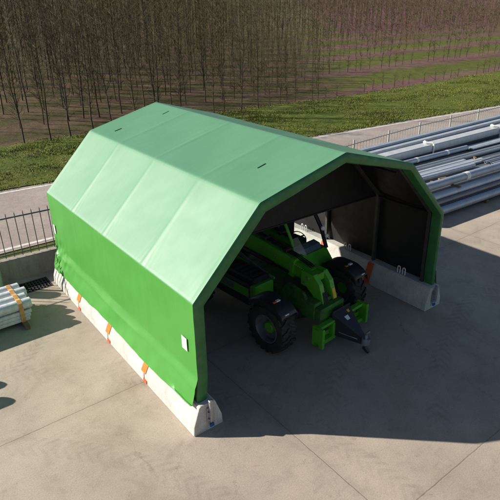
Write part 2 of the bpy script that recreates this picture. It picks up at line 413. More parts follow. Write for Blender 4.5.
def sheet(name, y0, y1, z, mat, ny=1, kind='structure', xs=XS, zf=None):
    b = MB(); n = len(xs)
    for j in range(ny+1):
        for x in xs:
            a = y0(x); c = y1(x); y = a+(c-a)*j/ny
            b.v.append((x, y, zf(x, y, j/ny) if zf else z))
    for j in range(ny):
        for i in range(n-1):
            b.f.append((j*n+i, j*n+i+1, (j+1)*n+i+1, (j+1)*n+i)); b.m.append(0)
    o = b.build(name, mat, smooth=True); tag(o, kind=kind); return o
sheet('soil_base', lambda x: 7.0, lambda x: 23.2, -.02, 'verge')
sheet('road', NEAR, FAR, .0, 'road')
sheet('road_line', lambda x: NEAR(x)+.16, lambda x: NEAR(x)+.30, .005, 'white_line')
sheet('road_line', lambda x: FAR(x)-.42, lambda x: FAR(x)-.28, .005, 'white_line')
def VE(x):
    t = max(0, min(1, (x-14)/9)); return 22.3-1.1*t*t*(3-2*t)+.25*noise.noise(Vector((x*.5, 4, 0)))
def vz(x, y, t):
    s = math.sin(math.pi*min(1, t*1.0))
    return .03 + .16*s*(1-.4*t) + .05*noise.noise(Vector((x*.4, y*.9, 3)))*s
sheet('grass_verge', lambda x: FAR(x)+.05*noise.noise(Vector((x*.7, 0, 0))), VE, 0, 'verge', 14, zf=vz, xs=[-30+1.0*i for i in range(101)])
def field():
    b = MB(); xs = [-60+5*i for i in range(100)]; ys = [20.6+.8*i for i in range(42)]+[56+8*i for i in range(45)]
    n = len(xs)
    for y in ys:
        for x in xs: b.v.append((x, y, hgt(x, y) if y > 21 else -.06))
    for j in range(len(ys)-1):
        for i in range(n-1): b.f.append((j*n+i, j*n+i+1, (j+1)*n+i+1, (j+1)*n+i)); b.m.append(0)
    tag(b.build('orchard_field', 'field', smooth=True), kind='structure')
field()
def grass():
    rnd = random.Random(3); g = MB()
    def tuft(x, y, z, h, n):
        for _ in range(n):
            a = rnd.uniform(0, 6.283); l = h*rnd.uniform(.5, 1.2); w = rnd.uniform(.010, .022)
            dx, dy = math.cos(a), math.sin(a); k = rnd.uniform(.2, .9)
            ox, oy = x+rnd.uniform(-.09, .09), y+rnd.uniform(-.09, .09)
            g.cur = 1 if rnd.random() < dry else 0
            g.add([(ox-dy*w, oy+dx*w, z), (ox+dy*w, oy-dx*w, z), (ox+dx*l*k, oy+dy*l*k, z+l)], [(0, 1, 2)])
    cnt = 0
    while cnt < 34000:
        y = rnd.uniform(11, 23.4); x = rnd.uniform(-4, 46)
        if y < FAR(x)-.12+.22*noise.noise(Vector((x*1.7, 0, 5))) or x < -9+.19*(y+5.7)+1 : continue
        if y > VE(x)+.25 or (y > VE(x)-.4 and rnd.random() < .5): continue
        if x > 2.1*(y+5.7)+2: continue
        d = noise.noise(Vector((x*.35, y*.7, 9)))
        if rnd.random() > .62+d: continue
        t = (y-FAR(x))/(VE(x)-FAR(x)); dry = .12+.25*max(0, noise.noise(Vector((x*.5, y*.5, 1))))+(.3 if t > .9 else 0)
        tuft(x, y, vz(x, y, max(0, min(1, t)))-.02, .055+.10*max(0, d+.2)+.04*max(0, noise.noise(Vector((x*2, y*2, 6)))), 5); cnt += 1
    o = g.build('grass', ['grass_blade', 'dry_blade']); tag(o, kind='stuff')
    g = MB(); dry = .4
    for _ in range(2600):
        x = rnd.uniform(-7, 1) if rnd.random() < .5 else rnd.uniform(1, 30); y = WY(x)+rnd.uniform(.22, 1.2)**1.0
        if y > NEAR(x)+.1: continue
        tuft(x, y, -.01, .10, 4)
    o = g.build('roadside_grass', ['grass_blade', 'dry_blade']); tag(o, kind='stuff')

# ------------------------------------------------------------------ low wall and railing
WPTS = [(-14, 7.75), (-4.4, 7.28), (-2.6, 7.16), (2.5, 7.58), (2.51, 7.581), (14, 8.55), (48, 8.6)]
def WY(x):
    for (a, ya), (c, yc) in zip(WPTS, WPTS[1:]):
        if x <= c: return ya+(yc-ya)*(x-a)/(c-a)
    return WPTS[-1][1]
def wall_and_fence():
    b = MB(); w = .26; n = len(WPTS)
    for x, y in WPTS:
        t = .545 if x < 2.505 else .145
        b.v += [(x, y, -.1), (x, y+.02, t-.025), (x, y+.04, t), (x, y+w-.02, t), (x, y+w, t-.025), (x, y+w, -.1)]
    for i in range(n-1):
        for k in range(6):
            j = (k+1) % 6; b.f.append((i*6+k, i*6+j, i*6+6+j, i*6+6+k)); b.m.append(0)
    b.f += [tuple(range(6)), tuple(range(6*n-6, 6*n))]; b.m += [0, 0]
    tag(b.build('low_wall', 'wallc'), 'low grey concrete wall carrying the metal railing beside the road', 'wall')
    def railing(xa, xb, zb, hgt_, mat, lab):
        f = empty('metal_railing', ((xa+min(xb, 20))/2, WY((xa+min(xb, 20))/2)+.14, zb))
        tag(f, lab, 'railing', None)
        ox, oy, oz = f.location; x = xa
        while x < xb-.1:
            x1 = x+2.4
            y0, y1 = WY(x)+.14-oy, WY(x1)+.14-oy
            MB().box(x-ox-.03, x-ox+.03, y0-.03, y0+.03, 0, hgt_+.06, .006).build('post', mat, f)
            p = MB(); ln = 11
            for z in (.1, hgt_-.11):
                p.tube([(x-ox+.035, y0, z), (x1-ox-.035, y1, z)], .018, 6)
            for k in range(1, ln+1):
                t = k/(ln+1); px = x-ox+2.4*t; py = y0+(y1-y0)*t-.021
                p.tube([(px, py, .03), (px, py, hgt_-.02), (px, py, hgt_+.02)], [.011, .011, .004], 6)
            p.build('panel', mat, f)
            x = x1
        MB().box(x-ox-.03, x-ox+.03, WY(x)+.14-oy-.03, WY(x)+.14-oy+.03, 0, hgt_+.06, .006).build('post', mat, f)
    railing(-7.3, 2.3, .545, 1.17, 'railing', 'dark metal railing with upright bars on the low wall, left of the tent')
    railing(4.75, 33.6, .145, 1.05, 'galv_pale', 'pale galvanised railing with thin upright bars behind the steel pile')
wall_and_fence()
grass()

def drain():
    e = empty('drain_grate', (-3.81, 6.64, 0)); tag(e, 'dark rectangular metal drain grate in the concrete beside the low wall', 'drain grate')
    b = MB(); hx, hy = .45, .30
    for y in (-hy, hy-.03): b.box(-hx, hx, y, y+.03, -.03, .006)
    for x in (-hx, hx-.03): b.box(x, x+.03, -hy+.032, hy-.032, -.03, .005)
    b.build('frame', 'frame', e)
    b = MB()
    for k in range(1, 12): x = -hx+.9*k/12; b.box(x-.012, x+.012, -hy+.032, hy-.032, -.03, .002)
    for k in range(1, 5): y = -hy+.6*k/5; b.box(-hx+.032, hx-.032, y-.012, y+.012, -.028, -.001)
    b.build('bars', 'frame', e)
drain()

# ------------------------------------------------------------------ hangar tent
LEN = 6.46; BAY = LEN/4
EZ, KX, KZ, RZ = 2.33, 1.81, 3.60, 4.05
PROF = [(-3.235, .44), (-3.135, .80), (-3.075, .98), (-3.07, EZ), (-KX, KZ), (-.015, RZ), (KX, KZ-.07), (3.07, EZ-.07), (3.075, .98), (3.135, .80), (3.235, .44)]
def offset_poly(P, d):
    out = []
    for i, p in enumerate(P):
        ns = []
        for a, c in ((i-1, i), (i, i+1)):
            if a < 0 or c >= len(P): continue
            t = Vector((P[c][0]-P[a][0], P[c][1]-P[a][1])).normalized(); ns.append(Vector((t.y, -t.x)))
        n = sum(ns, Vector((0, 0))); n.normalize(); k = d/max(.5, n.dot(ns[0]))
        out.append((p[0]+n.x*k, p[1]+n.y*k))
    return out
def densify(P, step=.07, rnd=.022):
    """subdivide a profile and round its corners; returns (x, z, normal, segment)"""
    Q = []
    for i in range(len(P)-1):
        a = Vector(P[i]); c = Vector(P[i+1]); L = (c-a).length; n = max(2, int(L/step))
        ts = sorted(set([0] + [min(.5, rnd/L)] + [k/n for k in range(1, n)] + [1-min(.5, rnd/L)]))
        for t in ts:
            p = a+(c-a)*t
            if t == 0 and 0 < i:
                z = Vector(P[i-1]); d0 = (z-a).normalized(); d1 = (c-a).normalized()
                p = a+(d0+d1)*rnd*.28
            Q.append((p, i))
    Q.append((Vector(P[-1]), len(P)-2)); return Q
def hangar():
    e = empty('tent_hangar', (0, LEN/2, 0))
    tag(e, 'open ended green fabric tunnel hangar on concrete blocks covering the telehandler', 'tent hangar')
    oy = LEN/2
    Q = densify(PROF); nq = len(Q); NY = 168
    ys = [-.02+(LEN+.04)*j/NY for j in range(NY+1)]
    b = MB()
    for y in ys:
        ph = (y % BAY)/BAY; sag = math.sin(math.pi*ph) if 0 < y < LEN else 0
        crease = math.exp(-(min(ph, 1-ph)*BAY/.035)**2)
        for k, (p, sg) in enumerate(Q):
            a = Q[max(k-1, 0)][0]; c = Q[min(k+1, nq-1)][0]; t = (c-a).normalized(); n = Vector((-t.y, t.x))
            A = Vector(PROF[sg]); C_ = Vector(PROF[sg+1]); u = (p-A).length/max(.01, (C_-A).length)
            edge = math.sin(math.pi*min(1, max(0, u)))
            roof = 3 <= sg <= 6
            d = -.024*sag*edge if roof else -.006*sag
            endk = min(1, min(y+.02, LEN+.02-y)/.35)
            d += (.006 if roof else .002)*crease
            nz = noise.noise(Vector((p.x*1.3, y*1.1, p.y*1.3)))
            d += (.0045*nz+.0025*noise.noise(Vector((p.x*4+y*3, y*2.2, p.y*5))))*edge*endk
            jn = min(ph, 1-ph)*BAY      # little tension wrinkles fanning out from the eave joints
            d += .0022*math.sin((p.y*2.2+jn*9)*6)*math.exp(-(jn/.22)**2)*math.exp(-((p.y-EZ)/.45)**2)*endk
            if sg in (0, 1, 2, 7, 8, 9):
                low = max(0, min(1, (1.25-p.y)/.8))
                d += low*(.007*noise.noise(Vector((p.x, y*2.2, p.y*1.4)))+.008*noise.noise(Vector((p.x*3, y*5+p.y*3, p.y*2))))
                d += (.007+.008*noise.noise(Vector((y*1.6, 2, 0))))*math.exp(-((p.y-.82-.03*math.sin(y*1.7))/.035)**2)
                back = max(0, min(1, (y-5.2)/1.1))*max(0, min(1, (1.5-p.y)/.6))
                d += back*(.05*noise.noise(Vector((p.x*2, y*7+p.y*6, p.y*5))) + .03*noise.noise(Vector((1, y*13, p.y*9))))
                # long drag folds from the eave joints
                f1 = math.sin((y*.9+p.y*1.2)*5.5); d += .0035*f1*edge
            z = p.y+n.y*d
            if k in (0, 1, nq-1, nq-2): z += .03*math.sin(y*2.1+1)*.6+.02*noise.noise(Vector((0, y*3, 2)))+(.10*0 if y > 1 else .06*(1-y))*(1 if k in (0, 1) else .4) - (.05*max(0, (y-4)/2.4))
            b.v.append((p.x+n.x*d, y-oy, z))
    for j in range(NY):
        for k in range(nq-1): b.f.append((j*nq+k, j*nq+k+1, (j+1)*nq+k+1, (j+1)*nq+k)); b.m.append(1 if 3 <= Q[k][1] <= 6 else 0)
    cov = b.build('cover', ['green', 'green_sheen'], e, smooth=True, sharp=75)
    # dark inner lining
    L2 = densify([(-3.10, .50)]+offset_poly(PROF, .05)[2:-2]+[(3.10, .50)], .3); nl = len(L2); b = MB()
    for j in range(34):
        y = .165+(LEN-.33)*j/33; s = math.sin(math.pi*((y % BAY)/BAY))**2
        for k, (p, sg) in enumerate(L2):
            b.v.append((p.x*(1-.006*s), y-oy, p.y-.02*s-.012*noise.noise(Vector((p.x*2, y*2, p.y*2)))))
    for j in range(33):
        for k in range(nl-1): b.f.append((j*nl+k, j*nl+k+1, (j+1)*nl+k+1, (j+1)*nl+k)); b.m.append(0)
    b.build('lining', 'lining', e, smooth=True, sharp=70)
    # end bands: fabric wrapped round the end arches
    for y0, y1, nm in ((-.045, .16, 'end_band'), (LEN-.16, LEN+.045, 'end_band')):
        P = [(-3.13, .46), (-3.075, .98)]+PROF[3:8]+[(3.075, .98), (3.11, .42)]
        O = densify(offset_poly(P, -.012), .1); I = densify(offset_poly(P, .20), .1)
        # the same number of points on both
        n = 150
        def resample(Pl):
            pts = [q[0] for q in Pl]; ls = [0]
            for a, c in zip(pts, pts[1:]): ls.append(ls[-1]+(c-a).length)
            out = []
            for i in range(n):
                s = ls[-1]*i/(n-1); k = 0
                while k < len(ls)-2 and ls[k+1] < s: k += 1
                out.append(pts[k].lerp(pts[k+1], (s-ls[k])/max(1e-6, ls[k+1]-ls[k])))
            return out
        def resample_seg(Pl, per=19):
            out = []
            for i in range(len(Pl)-1):
                for k in range(per): out.append(Vector(Pl[i]).lerp(Vector(Pl[i+1]), k/per))
            out.append(Vector(Pl[-1])); return out
        o_ = resample_seg(offset_poly(P, -.002)); i_ = resample_seg(offset_poly(P, .19)); n = len(o_)
        wd = [1.0]*(19*3)+[1.0]*19+[.80]*19+[.72]*19+[.60]*(19*3); m_ = 12   # the hem narrows on the far side
        ws = [sum(wd[max(0, min(len(wd)-1, q))] for q in range(k-m_, k+m_+1))/(2*m_+1) for k in range(n)]
        i_ = [a.lerp(c, w_) for a, c, w_ in zip(o_, i_, ws)]
        b = MB(); rings = []
        for k in range(n):
            w = .008*noise.noise(Vector((k*.45, y0, 0)))+.006*noise.noise(Vector((k*1.3, y0, 4)))
            low = 1 if o_[k].y < 1.3 else .5
            f = -1 if y0 < 1 else 1
            yo, yi = (y0, y1) if f < 0 else (y1, y0)
            bk = o_[k].lerp(i_[k], .35)
            r = [(bk.x, yi-oy, bk.y), (o_[k].x, yo-f*.022-oy, o_[k].y), (o_[k].lerp(i_[k], .12).x, yo+f*w*low-oy, o_[k].lerp(i_[k], .12).y),
                 (o_[k].lerp(i_[k], .5).x, yo+f*(.012+w*2*low)-oy, o_[k].lerp(i_[k], .5).y),
                 (o_[k].lerp(i_[k], .9).x, yo+f*w*low-oy, o_[k].lerp(i_[k], .9).y), (i_[k].x, yo-f*.04-oy, i_[k].y), (i_[k].x, yi-oy, i_[k].y)]
            b.v += r
        for k in range(n-1):
            for q in range(7): b.f.append((k*7+q, k*7+(q+1) % 7, k*7+7+(q+1) % 7, k*7+7+q)); b.m.append(0)
        b.f += [tuple(range(7)), tuple(range(n*7-7, n*7))]; b.m += [0, 0]
        b.build(nm, 'green_band', e, smooth=True, sharp=50)
    # dark gable curtain hung in the first inner arch, above eave height
    Pc = offset_poly(PROF, .085)[3:8]; yc = BAY+.06-oy
    b = MB(); pl = [(Pc[0][0], 2.26)]+[tuple(q) for q in Pc[0:5]]+[(Pc[4][0], 2.20)]
    pl = [pl[0]]+pl[2:5]+[pl[6]]
    b.prism(pl, 'y', yc, yc+.012); b.build('gable_curtain', 'lining', e)
    MB().tube([(-2.93, yc+.006, 2.255), (2.93, yc+.006, 2.195)], .022, 8).build('curtain_rail', 'lining', e)
    # steel arches at the bay joints and purlins
    AP = [(-2.99, .5)]+offset_poly(PROF, .11)[3:8]+[(2.99, .5)]
    for k in range(5):
        y = BAY*k; y = max(.21, min(LEN-.21, y))
        b = MB()
        for a, c in zip(AP, AP[1:]):
            a = Vector(a); c = Vector(c); t = (c-a).normalized(); nn = Vector((-t.y, t.x))*.038
            q = [a+nn-t*.01, a-nn-t*.01, c-nn+t*.01, c+nn+t*.01]
            b.add([(p.x, y-oy+s, p.y) for s in (-.035, .035) for p in q], [(0, 1, 2, 3), (4, 7, 6, 5), (0, 4, 5, 1), (1, 5, 6, 2), (2, 6, 7, 3), (3, 7, 4, 0)])
        b.build('arch_frame', 'frame', e)
    for x, z in ((-1.72, 3.36), (1.72, 3.30), (-2.95, 2.26), (2.95, 2.19), (-.015, 3.85)):
        MB().tube([(x, .25-oy, z), (x, LEN-.25-oy, z)], .022, 8).build('purlin', 'lining', e)
    # orange straps tying the cover over the block joints
    for s in (-1, 1):
        for k in (1, 2, 3):
            y = BAY*k-.06; X = lambda z: s*(3+bw(z)+.012)
            b = MB()
            def band(pts, w, lean=0):
                o = len(b.v)
                for q, (x, z) in enumerate(pts):
                    for dy in (-w/2, w/2): b.v.append((x, y+dy+lean*q-oy, z))
                for i in range(len(pts)-1): b.f.append((o+2*i, o+2*i+1, o+2*i+3, o+2*i+2)); b.m.append(0)
            fx = lambda z: s*(3+bw(z)+.007)
            band([(fx(z), z) for z in (.53, .45, .37, .29, .20)], .17, .018)
            o = b.build('tie_strap', 'strap', e); sol(o, .006)
            b = MB(); band([(fx(.085), .085), (fx(.02)+s*.004, .02)], .13)
            o2 = b.build('tie_strap', 'strap_red', e); sol(o2, .006); o2['label'] = 'short reddish strap end'
            b = MB(); band([(s*(3-bw(z)-.007), z) for z in (.53, .45, .37, .29, .20, .12, .03)], .17)
            o3 = b.build('tie_strap', 'strap_red', e); sol(o3, .008); o3['label'] = 'red orange strap on the inner side'
    # foot brackets on the front and rear ends of the blocks
    for x in (-2.97, 2.97):
        for yy, f in ((-.15, -1), (LEN+.10, 1)):
            b = MB(); b.box(x-.06, x+.06, min(yy, yy+f*.012)-oy, max(yy, yy+f*.012)-oy, .16, .46, .004)
            b.box(x-.03, x+.03, min(yy+f*.013, yy+f*.07)-oy, max(yy+f*.013, yy+f*.07)-oy, .20, .62, .006)
            for z in (.24, .38):
                for dx in (-.045, .045): b.tube([(x+dx, yy-oy+f*.012, z), (x+dx, yy-oy+f*.04, z)], .014, 6)
            br = b.build('foot_bracket', 'galv', e)
            MB().box(x-.035, x+.045, min(yy+f*.014, yy+f*.05)-oy, max(yy+f*.014, yy+f*.05)-oy, .085, .15, .012).build('blue_cap', 'blue', br)
    # labels on the wall
    for y, z, hy, hz, lab in ((.29, 1.50, .075, .115, 'white rectangular label near the front edge'), (6.32, 1.45, .05, .11, 'small white label near the rear edge')):
        b = MB(); b.box(-3.092, -3.087, y-hy-oy, y+hy-oy, z-hz, z+hz); b.cur = 1
        for q in range(5): b.box(-3.0945, -3.0922, y-hy*.7-oy, y+hy*(.7-.25*(q % 3))-oy, z+hz*(.62-.3*q), z+hz*(.62-.3*q)+.007)
        o = b.build('label_plate', ['sticker', 'galv'], e); o['label'] = lab
    # little slits where the roof rope passes
    for x, y in ((-1.43, 5.72), (-.31, 5.45), (-.98, .98)):
        z = lambda q: RZ-(RZ-KZ)*abs(q)/KX+.005-.024*math.sin(math.pi*((y % BAY)/BAY))*math.sin(math.pi*abs(q)/KX)
        b = MB(); b.add([(x-.09, y-.005-oy, z(x-.09)), (x-.09, y+.006-oy, z(x-.09)), (x+.09, y+.010-oy, z(x+.09)), (x+.09, y+.002-oy, z(x+.09))], [(0, 1, 2, 3)])
        o = b.build('roof_slit', 'dark_fab', e); sol(o, .014)
    return e
def sol(o, t):
    m = o.modifiers.new('thickness', 'SOLIDIFY'); m.thickness = t; m.offset = 0
def bw(z):
    P = [(0, .283), (.18, .268), (.54, .145)]
    for (a, wa), (c, wc) in zip(P, P[1:]):
        if z <= c: return wa+(wc-wa)*(z-a)/(c-a)
    return .145
hangar()
def barrier(x, y0, y1):
    e = empty('concrete_barrier', (x, (y0+y1)/2, 0)); h = (y1-y0)/2
    zs = [0.0, .012, .18, .515, .54]
    prof = [(bw(z)-(.012 if z in (0.0,) else 0)-(.02 if z == .54 else 0), z) for z in zs]
    poly = [(-w, z) for w, z in prof]+[(w, z) for w, z in reversed(prof)]
    b = MB(); n = len(poly)
    rings = [(-h, .012), (-h+.012, 0), (h-.012, 0), (h, .012)]
    for y, d in rings:
        for w, z in poly: b.v.append((w*(1-d*2), y, z if z < .3 else z-d*.4))
    for j in range(3):
        for k in range(n): b.f.append((j*n+k, j*n+(k+1) % n, (j+1)*n+(k+1) % n, (j+1)*n+k)); b.m.append(0)
    b.f += [tuple(range(n)), tuple(range(3*n, 4*n))]; b.m += [0, 0]
    b.build('block', 'barrier', e)
    for dy in (-.07, .07):
        p = [(.0, dy-.035, .50)]+[(.0, dy-.035*math.cos(math.pi*k/8), .66+.05*math.sin(math.pi*k/8)) for k in range(9)]+[(.0, dy+.035, .50)]
        MB().tube([(q[0]-(x/abs(x))*.08, q[1], q[2]) for q in p], .013, 8).build('lifting_loop', 'lens', e)
    return e
side = {-1: ['sunlit concrete block at the front end of the near side, with the steel foot bracket', 'sunlit concrete block second from the front on the near side, between two orange straps',
             'sunlit concrete block third from the front on the near side, between two orange straps', 'concrete block at the rear end of the near side, beside the drain grate'],
        1: ['shaded concrete block at the front end of the far side, with two white loops', 'shaded concrete block second from the front on the far side, behind the red orange strap',
            'partly sunlit concrete block third from the front on the far side, seen past the cab', 'concrete block at the rear end of the far side, nearest the steel pile and railing']}
for s in (-1, 1):
    ybr = [-.145, BAY-.012, 2*BAY-.005, 3*BAY-.0, 6.555]
    for k in range(4):
        tag(barrier(3.0*s, ybr[k]+.012, ybr[k+1]-.012), side[s][k], 'concrete barrier', 'concrete blocks under the hangar walls')

# ------------------------------------------------------------------ telehandler
def telehandler():
    e = empty('telehandler', (.31, 1.04, 0), R(5.0))
    tag(e, 'lime green telehandler with black tyres and lowered boom parked inside the tent', 'telehandler')
    G, K = 'merlo', 'charcoal'
    # chassis: central spine, side sills, rear block
    b = MB()
    b.box(-.36, .36, -.45, 3.35, .50, .88, .03)
    b.box(-.36, .36, -.62, -.452, .56, .82, .03)
    b.box(-.50, -.362, .55, 2.1, .42, .75, .02); b.box(.362, .50, .55, 2.1, .42, .75, .02)
    for x in (-.34, .27): b.prism([(-.2, .882), (.5, .882), (.3, 1.08), (-.1, 1.0)], 'x', x, x+.07)
    b.prism([(2.2, .882), (3.4, .882), (3.4, 1.72), (3.1, 1.78), (2.75, 1.45)], 'x', -.33, -.25)
    b.prism([(2.2, .882), (3.4, .882), (3.4, 1.72), (3.1, 1.78), (2.75, 1.45)], 'x', .25, .33)
    b.build('chassis', 'merlo_grimy', e)
    b = MB(); b.box(-.95, .95, 3.36, 3.72, .52, 1.15, .08); b.build('counterweight', K, e)
    for y in (0, 2.5):
        b = MB(); b.tube([(-.84, y, .52), (-.45, y, .50), (-.18, y, .50), (.18, y, .50), (.45, y, .50), (.84, y, .52)], [.12, .10, .17, .17, .10, .12], 12)
        b.build('axle', K, e, smooth=True)
    # wheels
    Rt, Wt = .53, .40
    def wheel(x, y, s):
        hb = MB(); hb.lathe([(0.001, .10), (.10, .10), (.13, .06), (.13, -.02), (0.001, -.02)], 20, 'x', close=False)
        for k in range(8):
            a = k*math.pi/4; hb.tube([(.055, .105*math.cos(a), .105*math.sin(a)), (.09, .105*math.cos(a), .105*math.sin(a))], .014, 6)
        w = hb.build('wheel', G, e, smooth=True); w.location = (x, y, Rt); w.rotation_euler = (0, 0, 0 if s > 0 else math.pi)
        t = MB()
        t.lathe([(.30, -.15), (.33, -.185), (.42, -.20), (.475, -.185), (.492, -.14), (.497, 0), (.492, .14), (.475, .185), (.42, .20), (.33, .185), (.30, .15), (.285, 0)], 48, 'x')
        for k in range(20):
            for sd in (-1, 1):
                a0 = 2*math.pi*(k+(0 if sd > 0 else .5))/20
                vs = []
                for (o, da, wd) in ((0.01, 0, .045), (.11, .12, .05), (.19, .20, .06)):
                    for rr in (.47, .53 if o < .15 else .51):
                        for q in (-1, 1):
                            a = a0-da+q*wd; vs.append((sd*o, rr*math.cos(a), rr*math.sin(a)))
                t.add(vs, [(0, 1, 3, 2), (2, 3, 7, 6), (6, 7, 11, 10), (0, 2, 6, 4), (4, 6, 10, 8), (1, 5, 7, 3), (5, 9, 11, 7), (8, 10, 11, 9)])
        t.build('tyre', 'rubber', w, smooth=True, sharp=35)
        r = MB(); r.lathe([(.305, -.17), (.305, .17), (.285, .175), (.27, .14), (.25, .05), (.13, .03), (.13, .0), (.25, .015), (.27, -.14)], 36, 'x')
        r.build('rim', 'rim', w, smooth=True, sharp=35)
    for x, s in ((-1.10, -1), (1.10, 1)):
        for y in (0, 2.5): wheel(x, y, s)
    # mudguards
    for x, s in ((-1.10, -1), (1.10, 1)):
        for y in (0, 2.5):
            b = MB(); n = 12; Q = []
            for k in range(n+1):
                a = R(10+k*14) if y else R(22+k*12.0)
                Q.append((Rt+.075)*1.0)
            ring = []
            for k in range(n+1):
                a = R(42+k*7.6); rr = Rt+.06; ring.append((-rr*math.cos(a)*1.12, Rt+.05+min(.58, rr*math.sin(a)*1.02)))
            vs = []
            for dy_, z in ring:
                for dx, dz in ((-.21, -.13), (-.20, -.02), (-.17, 0), (.16, .0), (.19, -.02), (.20, -.13)): vs.append((x+s*dx, y+dy_, z+dz))
            fs = [(k*6+q, k*6+q+1, k*6+7+q, k*6+6+q) for k in range(n) for q in range(5)]
            b.add(vs, fs); m = b.build('mudguard', K, e, smooth=True, sharp=50); sol(m, .02)
            if y == 0:
                c = MB(); c.box(x-.06, x+.04, y-.20, y-.14, 1.165, 1.19, .008); c.build('marker_light', 'lens', m)
                c = MB(); c.box(x-s*.02-.16, x-s*.02-.08, y-.20, y-.15, 1.165, 1.19, .01); c.build('indicator', 'amber', m)
                c = MB(); c.box(x+s*.06-.05, x+s*.06+.05, y-.475, y-.455, .985, 1.03, .005); c.build('reflector', 'lens', m)
    # engine bonnet on the near side
    b = MB(); b.box(-.98, -.43, .78, 1.9, .55, 1.06, .06); b.build('engine_bonnet', K, e)
    b = MB(); b.box(-.985, -.42, .62, .778, .62, 1.07, .04); b.prism([(.62, 1.075), (1.9, 1.16), (1.9, 1.21), (.62, 1.12)], 'x', -.435, -.40); b.box(-.986, -.981, .80, 1.88, .78, .98); b.build('bonnet_trim', G, e)
    b = MB(); b.box(-.94, -.47, .70, 2.35, 1.062, 1.20, .05)
    for k in range(9): b.box(-.88, -.53, .80+k*.16, .86+k*.16, 1.202, 1.215)
    b.build('bonnet_top', 'black', e)
    b = MB(); b.prism([(.63, 1.07), (.78, 1.07), (2.2, 1.42), (2.2, 1.48), (.74, 1.13)], 'x', -.46, -.425)
    b.build('guard_rail', 'rim', e)
    b = MB(); b.box(-.992, -.982, 1.25, 1.62, .82, .95, .0); b.build('side_decal', 'rim', e)
    b = MB(); b.tube([(-.62, 2.2, 1.1), (-.62, 2.2, 1.72), (-.62, 2.26, 1.8)], .05, 10); b.build('exhaust_pipe', K, e, smooth=True)
    before = set(e.children)
    # boom: outer section, extension, gooseneck head
    def beam(name, mat, y0, z0, y1, z1, w, h, ch=.05, x=.02):
        p0, p1 = Vector((x, y0, z0)), Vector((x, y1, z1)); t = (p1-p0).normalized(); n = Vector((0, -t.z, t.y))
        if n.z < 0: n = -n
        q = [(-w+ch, -h), (w-ch, -h), (w, -h+ch), (w, h-ch), (w-ch, h), (-w+ch, h), (-w, h-ch), (-w, -h+ch)]
        vs = [tuple(c+Vector((1, 0, 0))*a+n*d) for c in (p0, p1) for a, d in q]
        fs = [tuple(range(8)), tuple(range(15, 7, -1))]+[(i, (i+1) % 8, 8+(i+1) % 8, 8+i) for i in range(8)]
        return MB().add(vs, fs).build(name, mat, e)
    ob = beam('boom', G, 3.3, 1.62, .42, 1.27, .175, .20)
    beam('boom_extension', G, .418, 1.262, .0, 1.205, .145, .165)
    beam('boom_collar', G, .50, 1.28, .40, 1.267, .19, .215)
    b = MB()
    for yy, zz in ((.72, 1.53), (1.35, 1.61), (2.0, 1.70)): b.box(-.07, .15, yy-.04, yy+.04, zz-.02, zz+.05, .01)
    b.build('hose_guide', K, e)
    b = MB(); b.tube([(-.20, 2.4, 1.30), (-.20, .95, 1.22)], .045, 10); b.tube([(-.20, .95, 1.22), (-.20, .48, 1.19)], .025, 8); b.build('side_cylinder', 'black', e, smooth=True)
    b = MB()
    for k in range(7): b.tube([(-.15, .06+.05*k, 1.36+.007*k), (-.165, .06+.05*k, 1.36+.007*k)], .009, 6)
    for k in range(5): b.tube([(-.16, .50+.42*k, 1.36+.05*k), (-.170-.012, .50+.42*k, 1.36+.05*k)], .016, 6)
    b.build('bolt_row', 'galv', e)
    b = MB()
    for k in range(3): b.tube([(-.02+.05*k, 3.0, 1.84), (-.02+.05*k, 1.6, 1.66), (-.02+.05*k, .5, 1.505), (-.0+.05*k, .1, 1.41), (-.0+.05*k, -.15, 1.26)], .013, 6)
    b.build('hydraulic_hose', 'black', e, smooth=True)
    b = MB()
    hp = [(.12, 1.37), (-.20, 1.36), (-.36, 1.20), (-.52, .72), (-.58, .40), (-.44, .34), (-.34, .58), (-.20, .92), (-.02, 1.05), (.12, 1.05)]
    for x in (-.205, .105): b.prism(hp, 'x', x, x+.115)
    b.box(-.089, .104, -.24, .10, 1.20, 1.355, .02); b.prism([(-.40, .75), (-.50, .45), (-.44, .42), (-.35, .70)], 'x', -.089, .104)
    b.build('boom_head', G, e)
    b = MB(); b.add([(.118, -.425, 1.036), (.208, -.425, 1.036), (.208, -.495, .826), (.118, -.495, .826)], [(0, 1, 2, 3)]); b.build('warning_decal', 'yellow', e)
    b = MB(); b.tube([(.008, -.10, 1.12), (.008, -.38, .76)], .075, 12); b.build('tilt_cylinder', G, e, smooth=True)
    b = MB(); b.tube([(.02, -.36, .76), (.02, -.52, .46)], .03, 10); b.build('piston_rod', 'chrome', e, smooth=True)
    b = MB()
    for yy, zz in ((-.06, 1.24), (-.42, .52), (.02, 1.10)): b.tube([(-.225, yy, zz), (.24, yy, zz)], .032, 10)
    b.build('pivot_pin', 'galv', e, smooth=True)
    b = MB()
    for k in range(4): b.tube([(-.13+.03*k, -.10, 1.30), (-.15+.03*k, -.42, 1.02), (-.17+.035*k, -.52, .78), (-.14+.05*k, -.62, .60)], .014, 6)
    b.build('hydraulic_hose', 'black', e, smooth=True)
    b = MB(); b.tube([(.29, .2, .9), (.30, -.18, .83), (.32, -.50, .50)], [.03, .022, .022], 8); b.build('hydraulic_pipe', 'chrome', e, smooth=True)
